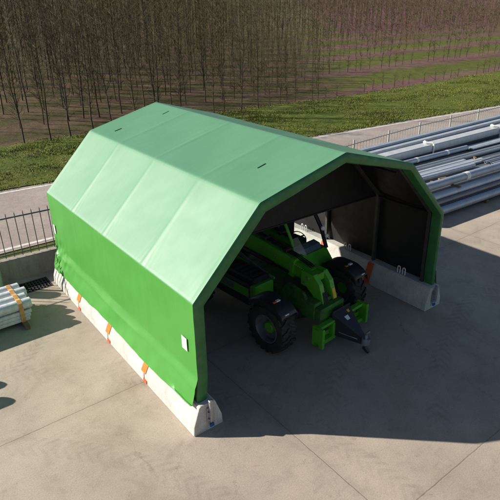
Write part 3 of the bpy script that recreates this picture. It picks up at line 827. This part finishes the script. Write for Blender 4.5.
    # tool carriage: two side cheeks with cut-outs
    for s in (-1, 1):
        b = MB(); x0, x1 = (.18+.02, .74) if s > 0 else (-.72, -.20)
        z0, z1 = .17, .60; y0, y1 = -.72, -.60
        b.box(x0, x1, y0, y1, z1-.06, z1, .012); b.box(x0, x1, y0-.01, y1, z0, z0+.08, .012)
        ex = (x1-.07, x1) if s > 0 else (x0, x0+.07); b.box(*ex, y0-.10, y1+.06, z0-.002, z1+.004, .015)
        ix = (x0, x0+.10) if s > 0 else (x1-.10, x1); b.box(*ix, y0-.012, y1+.002, z0+.08, z1-.06, .01)
        mid = (x0+.1, x1-.07) if s > 0 else (x0+.07, x1-.1)
        b.box(*mid, y1-.025, y1-.005, z0+.1, z0+.2)
        b.build('carriage_cheek', G, e)
    b = MB(); b.box(-.198, .198, -.70, -.57, .19, .62, .02); b.build('carriage_beam', K, e)
    # dark towing jib
    b = MB()
    T = [(-.27, -.66, .72), (.27, -.66, .72), (.06, -1.24, .36), (-.06, -1.24, .36), (-.25, -.70, .24), (.25, -.70, .24), (.05, -1.24, .20), (-.05, -1.24, .20)]
    b.add(T, [(0, 3, 2, 1), (4, 5, 6, 7), (0, 1, 5, 4), (3, 7, 6, 2), (0, 4, 7, 3), (1, 2, 6, 5)])
    b.box(-.27, .27, -.69, -.655, .715, .78, .008); b.build('towing_jib', K, e)
    b = MB(); b.lathe([(.04, -.06), (.085, -.06), (.085, .06), (.04, .06)], 18, 'z', (0, -1.31, .29)); b.tube([(0, -1.31, .12), (0, -1.31, .44)], .032, 10)
    b.box(-.012, .10, -1.33, -1.29, .44, .47, .006); b.build('tow_pin', 'galv', e, smooth=True)
    b = MB(); b.tube([(-.02, -1.30, .16), (.0, -1.34, .10), (.01, -1.40, .05)], [.055, .05, .03], 8); b.build('pin_sleeve', K, e, smooth=True)
    b = MB(); b.tube([(-.20, -.80, .34), (-.125, -1.0, .31), (-.07, -1.16, .29)], .016, 8); b.build('spring_bar', 'chrome', e, smooth=True)
    b = MB(); b.add([(-.06, -.80, .638), (.05, -.80, .638), (.04, -.88, .588), (-.05, -.88, .588)], [(0, 1, 2, 3)]); o = b.build('jib_decal', 'lens', e); sol(o, .004)
    b = MB(); b.add([(.10, -.72, .688), (.17, -.72, .688), (.16, -.77, .656), (.11, -.77, .656)], [(0, 1, 2, 3)]); o = b.build('jib_decal', 'yellow', e); sol(o, .004)
    for o in set(e.children)-before:
        o.location.x += .06+(.08 if o.name.split('.')[0] in ('carriage_cheek', 'carriage_beam', 'towing_jib', 'tow_pin', 'pin_sleeve', 'spring_bar', 'jib_decal') else 0)
        if o.location.x > .1: o.location.y -= .05; o.location.z -= .03
    before = set(e.children)
    # cab on the far side
    cb = MB(); cb.box(.30, 1.18, .52, 1.95, .52, 1.02, .05); cb.box(.30, 1.18, 1.0, 1.95, 1.022, 1.06, .01)
    c = cb.build('cab_body', G, e)
    b = MB(); b.prism([(.55, 1.02), (.98, 1.02), (.98, 1.22), (.72, 1.22)], 'x', .33, 1.15); b.build('cab_nose', G, e)
    P0, P1 = [(.12, .70, 1.20), (.14, .86, 1.65), (.16, 1.10, 2.02)], [(1.14, .70, 1.20), (1.12, .86, 1.65), (1.10, 1.10, 2.02)]
    b = MB(); b.tube(P0, .035, 8); o = b.build('cab_pillar', G, e, smooth=True); o['label'] = 'green front pillar beside the boom'
    b = MB(); b.tube(P1, .048, 8); b.build('cab_pillar', 'black', e, smooth=True)
    for x in (.12, 1.14):
        MB().tube([(x, 1.93, 1.06), (x+(.02 if x < .5 else -.02), 1.95, 2.02)], .035, 8).build('cab_pillar', 'black', e, smooth=True)
    b = MB(); b.box(.11, 1.15, 1.06, 2.02, 2.03, 2.10, .03)
    for k in range(7): b.box(.20, 1.06, 1.12+k*.12, 1.16+k*.12, 2.102, 2.125)
    b.build('cab_roof', 'black', e)
    b = MB(); b.add([(.155, .715, 1.22), (1.105, .715, 1.22), (1.085, .868, 1.65), (.175, .868, 1.65), (1.065, 1.09, 2.02), (.195, 1.09, 2.02)], [(0, 1, 2, 3), (3, 2, 4, 5)])
    o = b.build('windscreen', 'glass', e)
    b = MB(); b.add([(.12, .76, 1.22), (.12, 1.9, 1.1), (.155, 1.92, 2.0), (.155, 1.14, 2.0), (.14, .9, 1.65)], [(0, 1, 2, 3, 4)]); b.build('side_window', 'glass', e)
    b = MB(); b.add([(.6, .79, 1.225), (.8, .79, 1.225), (.8, .9, 1.6), (.6, .9, 1.6)], [(0, 1, 2, 3)])
    b = MB(); b.prism([(.74, 1.225), (1.02, 1.225), (1.06, 1.30), (.98, 1.36), (.80, 1.33)], 'x', .20, 1.02); b.build('dashboard', 'dash', e)
    b = MB(); b.lathe([(.17, -.012), (.185, 0), (.17, .012), (.155, 0)], 24, 'z'); b.box(-.16, .16, -.015, .015, -.01, .01); b.box(-.015, .015, -.16, -.017, -.01, .01)
    o = b.build('steering_wheel', 'black', e, smooth=True); o.location = (.72, 1.16, 1.44); o.rotation_euler = (R(32), 0, 0)
    b = MB(); b.tube([(.72, 1.0, 1.28), (.72, 1.155, 1.43)], .03, 8); b.build('steering_column', 'black', e, smooth=True)
    b = MB(); b.box(.60, 1.08, 1.22, 1.68, 1.062, 1.30, .05); b.box(.62, 1.06, 1.60, 1.74, 1.302, 1.78, .05); b.box(.70, .98, 1.62, 1.72, 1.782, 1.98, .04)
    b.build('driver_seat', 'seat', e)
    b = MB(); b.tube([(.46, 1.2, 1.25), (.46, 1.1, 1.52)], .012, 6); b.tube([(.46, 1.1, 1.52), (.46, 1.09, 1.56)], .028, 8); b.build('joystick', 'black', e, smooth=True)
    for x, y, z, r_ in ((1.00, .70, 1.72, .055), (1.04, .62, 1.55, .048)):
        b = MB(); b.lathe([(0.001, -.02), (r_*.7, -.018), (r_, 0), (r_*.96, .014), (0.001, .016)], 20, 'y', close=False); 
        o = b.build('round_mirror', 'lens', e, smooth=True); o.location = (x, y, z); o.rotation_euler = (R(-15), 0, R(-20))
        MB().tube([(1.13, .80, z-.12), (x, y+.03, z-.04)], .012, 6).build('mirror_arm', 'black', e, smooth=True)
    for o in set(e.children)-before: o.location.x += .19
    return e
telehandler()

# ------------------------------------------------------------------ steel stock beyond the tent
STOCK = 'steel tubes and beams stacked beside the tent'
def beamline(name, kind, mat, x0, x1, y10, z, sz, slope, label, cat='steel beam', group=STOCK):
    """a long member along x; y10 is its y where x = 10"""
    L = x1-x0; cx_ = (x0+x1)/2; y = y10+slope*(cx_-10); b = MB()
    if kind == 'pipe':
        r = sz; n = 20
        vs = []
        for x, rr in ((-L/2, r), (L/2, r), (L/2, r*.86), (-L/2, r*.86)):
            for k in range(n): a = 2*math.pi*k/n; vs.append((x, rr*math.cos(a), rr*math.sin(a)))
        fs = [(q*n+k, q*n+(k+1) % n, ((q+1) % 4)*n+(k+1) % n, ((q+1) % 4)*n+k) for q in range(4) for k in range(n)]
        b.add(vs, fs)
    elif kind == 'box':
        w, h = sz[0]/2, sz[1]/2; t = min(w, h)*.12; c = min(w, h)*.15
        q = lambda w, h, c: [(-w+c, -h), (w-c, -h), (w, -h+c), (w, h-c), (w-c, h), (-w+c, h), (-w, h-c), (-w, -h+c)]
        vs = []
        for x, pl in ((-L/2, q(w, h, c)), (L/2, q(w, h, c)), (L/2, q(w-t, h-t, c*.6)), (-L/2, q(w-t, h-t, c*.6))): vs += [(x, a, d) for a, d in pl]
        b.add(vs, [(k*8+i, k*8+(i+1) % 8, ((k+1) % 4)*8+(i+1) % 8, ((k+1) % 4)*8+i) for k in range(4) for i in range(8)])
    elif kind == 'I':
        w, h = sz[0]/2, sz[1]/2; t = .022; g = .012
        b.prism([(-w, -h), (w, -h), (w, -h+t), (g, -h+t), (g, h-t), (w, h-t), (w, h), (-w, h), (-w, h-t), (-g, h-t), (-g, -h+t), (-w, -h+t)], 'x', -L/2, L/2)
    o = b.build(name, mat, smooth=(kind == 'pipe')); o.location = (cx_, y, z); o.rotation_euler = (0, 0, math.atan(slope))
    tag(o, label, cat, group); return o
# front stack of big bluish pipes in three courses, timber between them
def small(name, label, cat, b, mat, loc, group=None, rz=0, smooth=False):
    o = b.build(name, mat, smooth=smooth); o.location = loc; o.rotation_euler = (0, 0, rz); tag(o, label, cat, group); return o
r = .135; FR = -.045; Z1, Z2, Z3 = .10+r, .10+3*r+.06, .10+5*r+.10
P3 = [(2.86, Z1, 'steel_blue', 5.6, 23, 'thick bluish steel pipe lying lowest and outermost, next to the open concrete'),
      (3.16, Z1, 'steel_dark', 6.1, 22, 'dark steel pipe in the shaded gap behind the outermost bluish pipe'),
      (3.46, Z1, 'steel_dark', 5.9, 24, 'dark pipe buried at the bottom middle of the front stack'),
      (3.76, Z1, 'steel_dark', 6.3, 23, 'dark bottom pipe at the back of the front stack, beside the timber offcuts'),
      (3.00, Z2-.10, 'steel_dark', 6.2, 22.5, 'dark narrow pipe between the lowest bluish pipe and the pale one above'),
      (3.20, Z2, 'steel_mid', 5.7, 23, 'pale bluish pipe in the second course, below the pipe with white tape'),
      (3.48, Z2, 'steel_dark', 6.0, 23, 'dark pipe in the second course, under the pipe with white tape'),
      (3.76, Z2, 'steel_mid', 6.4, 22, 'pipe at the back of the second course, facing the small tubes'),
      (3.42, Z3, 'steel_blue', 6.0, 24, 'bluish pipe lying highest in the front stack, with a white tape mark')]
for y, z, m, x0, x1, lab in P3: beamline('steel_pipe', 'pipe', m, x0, x1, y, z, r if 'narrow' not in lab else .08, FR, lab, 'steel pipe')
for x, lab in ((9.0, 'timber lath between the pipe courses, nearer the tent'), (14.0, 'timber lath between the pipe courses, farther from the tent')):
    for z, q in ((.10+2*r+.001, 'lower'), (.10+4*r+.061, 'upper')):
        b = MB(); b.box(-.04, .04, -.42, .42, 0, .056 if q == 'lower' else .037, .004)
        small('timber_lath', q+' '+lab, 'timber', b, 'timber', (x, 3.50+FR*(x-10), z), 'laths between the pipes')
b = MB(); b.lathe([(r+.003, -.10), (r+.006, -.10), (r+.006, .10), (r+.003, .10)], 24, 'x')
small('tape_wrap', 'white tape wrapped round the topmost bluish pipe', 'tape', b, 'sticker', (9.75, 3.42-FR*.25, Z3), rz=math.atan(FR))
# timber bearers under the stock
for x, lab in ((6.9, 'timber bearer under the pipe ends nearest the tent'), (10.2, 'timber bearer under the steel stock, below the white tape'), (13.8, 'timber bearer under the middle of the steel stock'), (18.5, 'timber bearer under the steel stock at the right edge of the photo')):
    b = MB(); b.box(-.06, .06, -2.6, 2.7, 0, .098, .006)
    small('timber_bearer', lab, 'timber', b, 'timber', (x, 5.35, 0), 'timbers under the steel stock')
# middle bed: a lower course of dark tubes carries the small stock
for k in range(11):
    beamline('steel_tube', 'box', 'steel_dark', 6.6+.17*(k % 3), 22.5+.2*(k % 4), 4.12+.205*k, .10+.085+.1, (.19, .36), -.045, 'dark square tube buried in the lower course beneath the flat bars and rods', 'steel tube', 'dark tubes in the lower course')
beamline('steel_tube', 'pipe', 'steel_mid', 7.0, 12.15, 4.70, .56, .075, -.07, 'pale blue thin tube ending in mid bed, just behind the topmost pipe', 'steel tube')
names = ['pale flat steel bar nearest the thin pale tube', 'pale flat steel bar, second from the thin pale tube', 'pale flat steel bar, third from the thin pale tube', 'pale flat steel bar farthest from the thin pale tube, beside the dark rods']
for k in range(4):
    beamline('flat_bar', 'box', 'steel_mid' if k % 2 else 'steel_blue', 7.0+.2*k, 13.6-.35*k, 4.90+.145*k, .52+.014*(k % 2), (.135, .07), -.055, names[k], 'flat bar')
wh = ['nearest the pale flat bars', 'second beyond the pale flat bars', 'third beyond the pale flat bars', 'fourth beyond the pale flat bars', 'nearest the blue tube']
for k in range(5):
    beamline('steel_rod', 'pipe', 'steel_dark' if k % 2 == 0 else 'steel_mid', 7.2+.15*k, 20.5+.5*k, 5.50+.105*k, .515+.012*(k % 2), .046, -.055, ('dark' if k % 2 == 0 else 'pale')+' thin steel rod '+wh[k], 'steel rod')
for k in range(4):
    beamline('steel_rod', 'pipe', 'steel_dark' if k % 2 else 'steel_blue', 12.9, 22.0+.3*k, 4.36+.15*k, .53, .055, -.045, ('dark' if k % 2 else 'bluish')+' rod right of the pale flat bars, '+['behind the topmost pipe', 'second from the topmost pipe', 'third from the topmost pipe', 'fourth from the topmost pipe'][k], 'steel rod')
beamline('steel_tube', 'pipe', 'steel_blue', 7.0, 13.9, 6.18, .66, .10, -.05, 'blue round tube with white band marks in front of the pale box beam', 'steel tube')
for x, lab in ((10.75, 'white band on the blue round tube, nearest the tent'), (12.6, 'white band on the blue round tube, far from the tent')):
    b = MB(); b.lathe([(.102, -.05), (.106, -.05), (.106, .05), (.102, .05)], 20, 'x')
    small('tape_band', lab, 'tape', b, 'sticker', (x, 6.18-.05*(x-10), .66), rz=math.atan(-.05))
for k in range(3):
    beamline('flat_bar', 'box', 'steel_blue' if k != 1 else 'steel_mid', 14.05, 22+.4*k, 6.02+.15*k, .60, (.14, .05), -.04, 'long flat bar '+['beyond the end of the blue tube, nearest the dark rods', 'beyond the end of the blue tube, middle of three', 'beyond the end of the blue tube, nearest the box beam'][k], 'flat bar')
# timber offcuts in the dark gap
rnd = random.Random(5)
for x, y, rz, lab in ((9.2, 4.36, .5, 'short brown timber offcut lying askew near the tent'), (9.95, 4.42, -.2, 'short brown timber offcut between the pipe and the thin tube'), (13.25, 5.2, .9, 'small brown timber wedge at the end of the flat bars'), (12.6, 4.75, .3, 'small brown timber wedge at the end of the pale tube')):
    b = MB(); b.box(-.17, .17, -.045, .045, 0, .07, .006)
    small('timber_offcut', lab, 'timber', b, 'timber', (x, y, .467), 'timber offcuts among the steel', rz)
# pale box beam carried on steel under-beams, with white clamps
beamline('box_beam', 'box', 'steel_pale', 5.6, 25, 6.79, .80, (.46, .30), -.02, 'large pale grey box beam running the length of the pile', 'steel beam')
beamline('steel_beam', 'I', 'steel_dark', 5.9, 24, 6.66, .372, (.18, .54), -.02, 'dark steel beam hidden under the front edge of the pale box beam')
beamline('steel_beam', 'I', 'steel_dark', 5.9, 24, 6.93, .372, (.18, .54), -.02, 'dark steel beam under the back edge of the pale box beam')
def clamp(x, lab):
    y = 6.79-.02*(x-10); b = MB()
    P = [(-.26, -.30), (-.265, .05), (-.25, .168), (-.20, .185), (.0, .185), (.20, .185), (.25, .165)]
    for sdx in (-.05,):
        pts = [(sdx, a, d) for a, d in P]; b.tube(pts, .035, 10)
    b.tube([(-.05, -.2, .2), (-.22, .0, .215), (-.05, .2, .205)], .04, 8)
    o = b.build('beam_clamp', 'sticker', smooth=True); o.location = (x, y, .80); tag(o, lab, 'clamp', 'white clamps on the box beam')
clamp(12.35, 'white hook shaped clamp over the box beam, nearer the tent')
clamp(17.25, 'white clamp over the box beam at the right edge of the photo')
# tall rear beams against the railing
for k, (y, z, m, lab) in enumerate(((7.20, .70, 'steel_blue', 'bluish tall box section just behind the pale box beam'), (7.52, .80, 'steel_mid', 'pale bluish box section, middle of the three rear ones'),
                                    (7.84, .88, 'steel_blue', 'bluish box section highest at the rear, beside the railing'))):
    zz = z-.02
    beamline('box_section', 'box', m, 5.0+.4*k, 26, y, zz, (.24, .22), .0 if k else -.004, lab, 'steel beam')
    h = zz-.112
    beamline('steel_beam', 'I', 'steel_dark', 5.4+.4*k, 25, y, .100+(h-.100)/2, (.16, h-.104), 0 if k else -.004, ['dark steel beam carrying the bluish box section next to the pale box beam', 'dark steel beam carrying the middle rear box section', 'dark steel beam carrying the rearmost box section'][k])

# ------------------------------------------------------------------ white tubes at the left edge
def left_bundle():
    SL = -.02; G2 = 'white wrapped tubes at the left edge'
    for k, (y, z, x1, lab) in enumerate(((5.03, .47, -4.22, 'white wrapped tube on top of the bundle, nearest the camera'), (5.30, .47, -4.25, 'white wrapped tube on top of the bundle, second from the camera'),
                                         (5.58, .47, -4.17, 'white wrapped tube on top of the bundle, third from the camera'), (5.86, .47, -4.24, 'white wrapped tube on top of the bundle, nearest the drain grate'))):
        b = MB(); L = 3.2
        b.tube([(-L, 0, 0), (-.012, 0, 0), (0, 0, 0)], [.115, .115, .10], 18)
        o = b.build('wrapped_tube', 'plastic_white', smooth=True, sharp=50); o.location = (x1, y, z); tag(o, lab, 'tube', G2)
    tiers = ['top', 'middle', 'bottom']
    for t in range(3):
        for k in range(2):
            z0 = .352-.083*(t+1)+.001; y0 = 4.93+.52*k
            b = MB(); b.box(-3.2, 0, 0, .505, 0, .079, .012)
            o = b.build('flat_profile', 'plastic_white'); o.location = (-4.26-.03*((t+k) % 3), y0, z0)
            tag(o, 'flat white profile in the %s tier under the tubes, on the %s side' % (tiers[t], ['camera', 'drain grate'][k]), 'profile', 'flat white profiles under the tubes')
    for x, lab in ((-4.45, 'short timber under the visible end of the white bundle'), (-6.6, 'timber under the far end of the white bundle')):
        b = MB(); b.box(-.05, .05, 4.72, 6.1, 0, .10, .006)
        o = b.build('timber_bearer', 'timber'); o.location = (x, 0, 0); tag(o, lab, 'timber', 'timbers under the white bundle')
    b = MB(); pts = [(4.915, .10), (4.912, .45), (4.925, .55), (5.03, .592), (5.16, .56), (5.30, .592), (5.44, .56), (5.58, .592), (5.72, .56), (5.86, .592), (5.965, .55), (5.98, .45), (5.98, .10)]
    for x in (0,):
        o_ = len(b.v)
        for y, z in pts: b.v += [(x-.045, y, z), (x+.045, y, z)]
        for i in range(len(pts)-1): b.f.append((2*i, 2*i+1, 2*i+3, 2*i+2)); b.m.append(0)
    o = b.build('bundle_strap', 'strap_tan'); o.location = (-4.46, 0, 0); sol(o, .006); tag(o, 'tan orange strap tied over the white tube bundle', 'strap')
M['strap_tan'] = mat_var('tan_strap', (.55, .30, .11), .6, 0, .2, 10)
left_bundle()
def wrapped_post():
    b = MB(); n = 20; vs = []
    for j, z in enumerate([0, .02, .15, .3, .45, .6, .72, .78, .80]):
        for k in range(n):
            a = 2*math.pi*k/n; rr = .17*(1+.10*noise.noise(Vector((math.cos(a)*2, math.sin(a)*2, z*5))))*(1 if z < .75 else (.85 if z < .79 else .4))
            vs.append((rr*math.cos(a), rr*math.sin(a), z))
    fs = [(j*n+k, j*n+(k+1) % n, (j+1)*n+(k+1) % n, (j+1)*n+k) for j in range(8) for k in range(n)]+[tuple(range(8*n, 9*n)), tuple(reversed(range(n)))]
    b.add(vs, fs); o = b.build('wrapped_bundle', 'film', smooth=True, sharp=60); o.location = (-4.56, 6.82, 0)
    tag(o, 'upright bundle in pale green film against the low wall, by the drain grate', 'bundle')
wrapped_post()
def rolls():
    # unseen rolls and stand, added off the left edge to cast two round shadows
    e = empty('shadow_stand', (-6.9, 3.82, 0)); tag(e, 'unseen stand added to carry two shadow casting rolls, left of the white bundle', 'stand')
    for x in (-.6, .3):
        b = MB(); b.box(x-.03, x+.03, -.5, .5, .60, .66, .005)
        for y in (-.45, .45): b.tube([(x, y, 0), (x, y*.9, .60)], .025, 8)
        b.build('trestle', 'frame', e)
    for y, lab in ((3.56, 'unseen roll added to cast a shadow, nearer the camera'), (4.12, 'unseen roll added to cast a shadow, farther from the camera')):
        b = MB(); b.tube([(-2.2, 0, 0), (-.1, 0, 0), (-.03, 0, 0), (0, 0, 0)], [.12, .12, .10, .06], 16)
        o = b.build('shadow_roll', 'steel_mid', smooth=True, sharp=50); o.location = (-6.47, y+.12, .785); tag(o, lab, 'rolled sheet', 'added shadow casting rolls')
rolls()

# ------------------------------------------------------------------ orchard
def sapling_meshes(h, seed, dens, olive):
    rnd = random.Random(seed); t = MB(); c = MB()
    n = 9; pts = []; rs = []; lx, ly = rnd.uniform(-.05, .05), rnd.uniform(-.04, .04)
    for i in range(n):
        u = i/(n-1)
        pts.append(Vector((lx*h*u+.05*noise.noise(Vector((u*4, seed, 0)))*h*.25, ly*h*u+.05*noise.noise(Vector((u*4, seed, 7)))*h*.25, h*u)))
        rs.append(max(.007, max(.032 if h < 2.6 else 0, .016+.0036*h)*(1-u*.8)))
    t.tube(pts, rs, 6)
    def at(u):
        k = min(n-2, int(u*(n-1))); return pts[k].lerp(pts[k+1], u*(n-1)-k)
    for _ in range(int(dens*h)):
        u = rnd.uniform(.14, .99); p = at(u); a = rnd.uniform(0, 6.283); el = rnd.uniform(.35, 1.1)
        L = rnd.uniform(.35, 1.0)*(1.15-u*.75)*(.55+h*.09)
        d = Vector((math.cos(a)*math.cos(el), math.sin(a)*math.cos(el), math.sin(el)))
        c.cur = 1 if rnd.random() < olive else 0
        q = p+d*L*.5; e = q+(d+Vector((0, 0, .35))).normalized()*L*.5
        c.stick(p, q, .010, .007); c.stick(q, e, .007, .003)
        for _ in range(rnd.randint(3, 5)):
            w = rnd.uniform(.2, 1); s = p.lerp(q, w*2) if w < .5 else q.lerp(e, w*2-1)
            d2 = (d+Vector((rnd.uniform(-.9, .9), rnd.uniform(-.9, .9), rnd.uniform(-.2, .7)))).normalized()
            c.stick(s, s+d2*L*rnd.uniform(.25, .5), .006, .0025)
    return t, c
def variant(h, seed, dens, olive):
    t, c = sapling_meshes(h, seed, dens, olive)
    e = empty('bare_sapling'); t.build('trunk', 'bark', e, smooth=True); c.build('crown', ['twig', 'twig_olive'], e); return e
TALL = [variant(6.6+.28*i, 20+i, 15, .25+.05*i) for i in range(6)]
MIDT = [variant(3.6+.35*i, 40+i, 10, .3) for i in range(4)]
SHORT = [variant(1.35+.28*i, 60+i, 12, .2) for i in range(4)]
STUB = [variant(.75+.12*i, 80+i, 7, .2) for i in range(3)]
used = set()
def in_view(x, y, m=1.0):
    dx, dy = x+6.31, y+5.75; a = math.degrees(math.atan2(dx, dy)); return 36.9-26.2-m < a < 36.9+26.5+m
def kind_at(x, y, k, rnd):
    edge = 13+.65*(y-22)+rnd.uniform(-2.5, 2.5)
    if x < edge: return 'tall'
    if x < 22+1.0*(y-22)+rnd.uniform(-1.5, 1.5): return 'mid'
    if k == 0: return 'stub'
    if y < 48: return 'short'
    return 'mid'
BANDS = ['first row along the grass verge', 'second row from the grass verge', 'third row from the grass verge', 'fourth row from the grass verge', 'fifth row from the grass verge', 'sixth row from the grass verge',
         'seventh row from the grass verge', 'eighth row from the grass verge', 'ninth row from the grass verge', 'tenth row from the grass verge']
BANDS += [q+' row from the grass verge' for q in ('eleventh', 'twelfth', 'thirteenth', 'fourteenth', 'fifteenth', 'sixteenth')]+['far rows of the orchard']*20
DESC = {'tall': 'tall thin bare sapling with brown twigs in the ', 'mid': 'medium bare sapling with a twiggy crown in the ', 'short': 'short bare sapling on the grassy side, in the ', 'stub': 'knee high bare sapling on the grassy side, in the '}
SETS = {'tall': TALL, 'mid': MIDT, 'short': SHORT, 'stub': STUB}
def orchard():
    rnd = random.Random(11); n_ind = 0; rest = []
    for k in range(26):
        y0 = ROW0+ROWS*k if k < 14 else ROW0+ROWS*13+(k-13)*6.5
        x = -6.0+rnd.uniform(0, 1)
        while x < 170:
            y = y0+rnd.uniform(-.25, .25)
            kd = kind_at(x, y, k, rnd)
            step = {'tall': 1.2, 'mid': 1.0, 'short': 1.15, 'stub': 1.05}[kd] * (1 if k < 8 else 1.25)
            if kd in ('short', 'stub') and k % 2: x += 1.5; continue
            if in_view(x, y) and rnd.random() > .07:
                rest.append((math.hypot(x+6.3, y+5.75), x, y, k, kd, rnd.uniform(.86, 1.16)*(1-.035*max(0, min(10, x-13-.65*(y-22))) if kd == 'mid' and y < 60 else 1), rnd.uniform(0, 6.28)))
            x += step*rnd.uniform(.7, 1.3)
    rest.sort()
    for d, x, y, k, kd, s, rz in rest[:300]:
        src = rnd.choice(SETS[kd])
        if src.name not in used: used.add(src.name); o = src
        else: o = copy_tree(src)
        o.location = (x, y, hgt(x, y)-.03); o.rotation_euler = (0, 0, rz); o.scale = (s, s, s)
        tag(o, DESC[kd]+BANDS[k], 'sapling', kd+' saplings in the '+BANDS[k])
    far = MB(); fol = rest[300:]
    for d, x, y, k, kd, s, rz in fol:
        h = {'tall': 7, 'mid': 4.4, 'short': 1.8, 'stub': 1}[kd]*s; z = hgt(x, y)
        far.cur = 0
        tx, ty = rnd.uniform(-.04, .04)*h, rnd.uniform(-.04, .04)*h
        far.stick((x, y, z), (x+tx, y+ty, z+h), .03+.004*h, .012)
        nb = int(8+h*8) if d < 75 else int(4+h*4.5)
        wd = 1 if d < 75 else 1.7
        for _ in range(nb):
            u = rnd.uniform(.12, .97); a = rnd.uniform(0, 6.283); L = rnd.uniform(.4, 1.1)*(.55+h*.09)*(1.15-.7*u); el = rnd.uniform(.3, 1.1)
            far.cur = 1 if rnd.random() < .5 else 0
            p = (x+tx*u, y+ty*u, z+h*u); q = (p[0]+math.cos(a)*math.cos(el)*L, p[1]+math.sin(a)*math.cos(el)*L, p[2]+math.sin(el)*L)
            far.stick(p, q, .013*wd, .006*wd)
            if rnd.random() < .7:
                m = [(p[i]+q[i])/2 for i in range(3)]
                far.stick(m, (m[0]+rnd.uniform(-.4, .4), m[1]+rnd.uniform(-.4, .4), m[2]+rnd.uniform(.1, .45)), .009*wd, .004*wd)
    o = far.build('far_saplings', ['twig', 'twig_olive']); tag(o, kind='stuff')
    for v in TALL+MIDT+SHORT+STUB:
        if v.name not in used:
            for c in list(v.children): bpy.data.objects.remove(c)
            bpy.data.objects.remove(v)
    print('trees', len(rest), 'far verts', len(far.v))
orchard()

# ------------------------------------------------------------------ light, camera
to_sun = Vector((-1.36, 1.27, 1.0)).normalized()
sd = bpy.data.lights.new('sun', 'SUN'); sd.energy = 5.0; sd.angle = R(.53); sd.color = (1, .93, .82)
so = bpy.data.objects.new('sun', sd); COL.objects.link(so); so.rotation_euler = to_sun.to_track_quat('Z', 'Y').to_euler(); so.location = (-20, 18, 20)
w = bpy.data.worlds.new('World'); S.world = w; w.use_nodes = True
nt = w.node_tree; bg = nt.nodes['Background']; bg.inputs[1].default_value = .05
sky = nt.nodes.new('ShaderNodeTexSky'); sky.sky_type = 'NISHITA'; sky.sun_disc = False
sky.sun_elevation = math.asin(to_sun.z); sky.sun_rotation = math.atan2(to_sun.x, to_sun.y)
sky.air_density = 1.0; sky.dust_density = .7; sky.ozone_density = 1
nt.links.new(sky.outputs[0], bg.inputs[0])
cd = bpy.data.cameras.new('camera'); co = bpy.data.objects.new('camera', cd); COL.objects.link(co)
yaw, pit, rol = .6438, .4411, -.0186
fwd = Vector((math.sin(yaw)*math.cos(pit), math.cos(yaw)*math.cos(pit), -math.sin(pit)))
right = Vector((math.cos(yaw), -math.sin(yaw), 0)); up = right.cross(fwd)
r2 = right*math.cos(rol)+up*math.sin(rol); u2 = -right*math.sin(rol)+up*math.cos(rol)
mw = Matrix((r2, u2, -fwd)).transposed().to_4x4(); mw.translation = (-6.3109, -5.7514, 6.277)
co.matrix_world = mw; cd.sensor_width = 36; cd.lens = 523.56/500*36; cd.clip_start = .1; cd.clip_end = 3000
S.camera = co
S.view_settings.view_transform = 'Standard'; S.view_settings.look = 'None'; S.view_settings.exposure = .75; S.view_settings.gamma = 1
S.view_settings.use_curve_mapping = False
S.cycles.max_bounces = 8
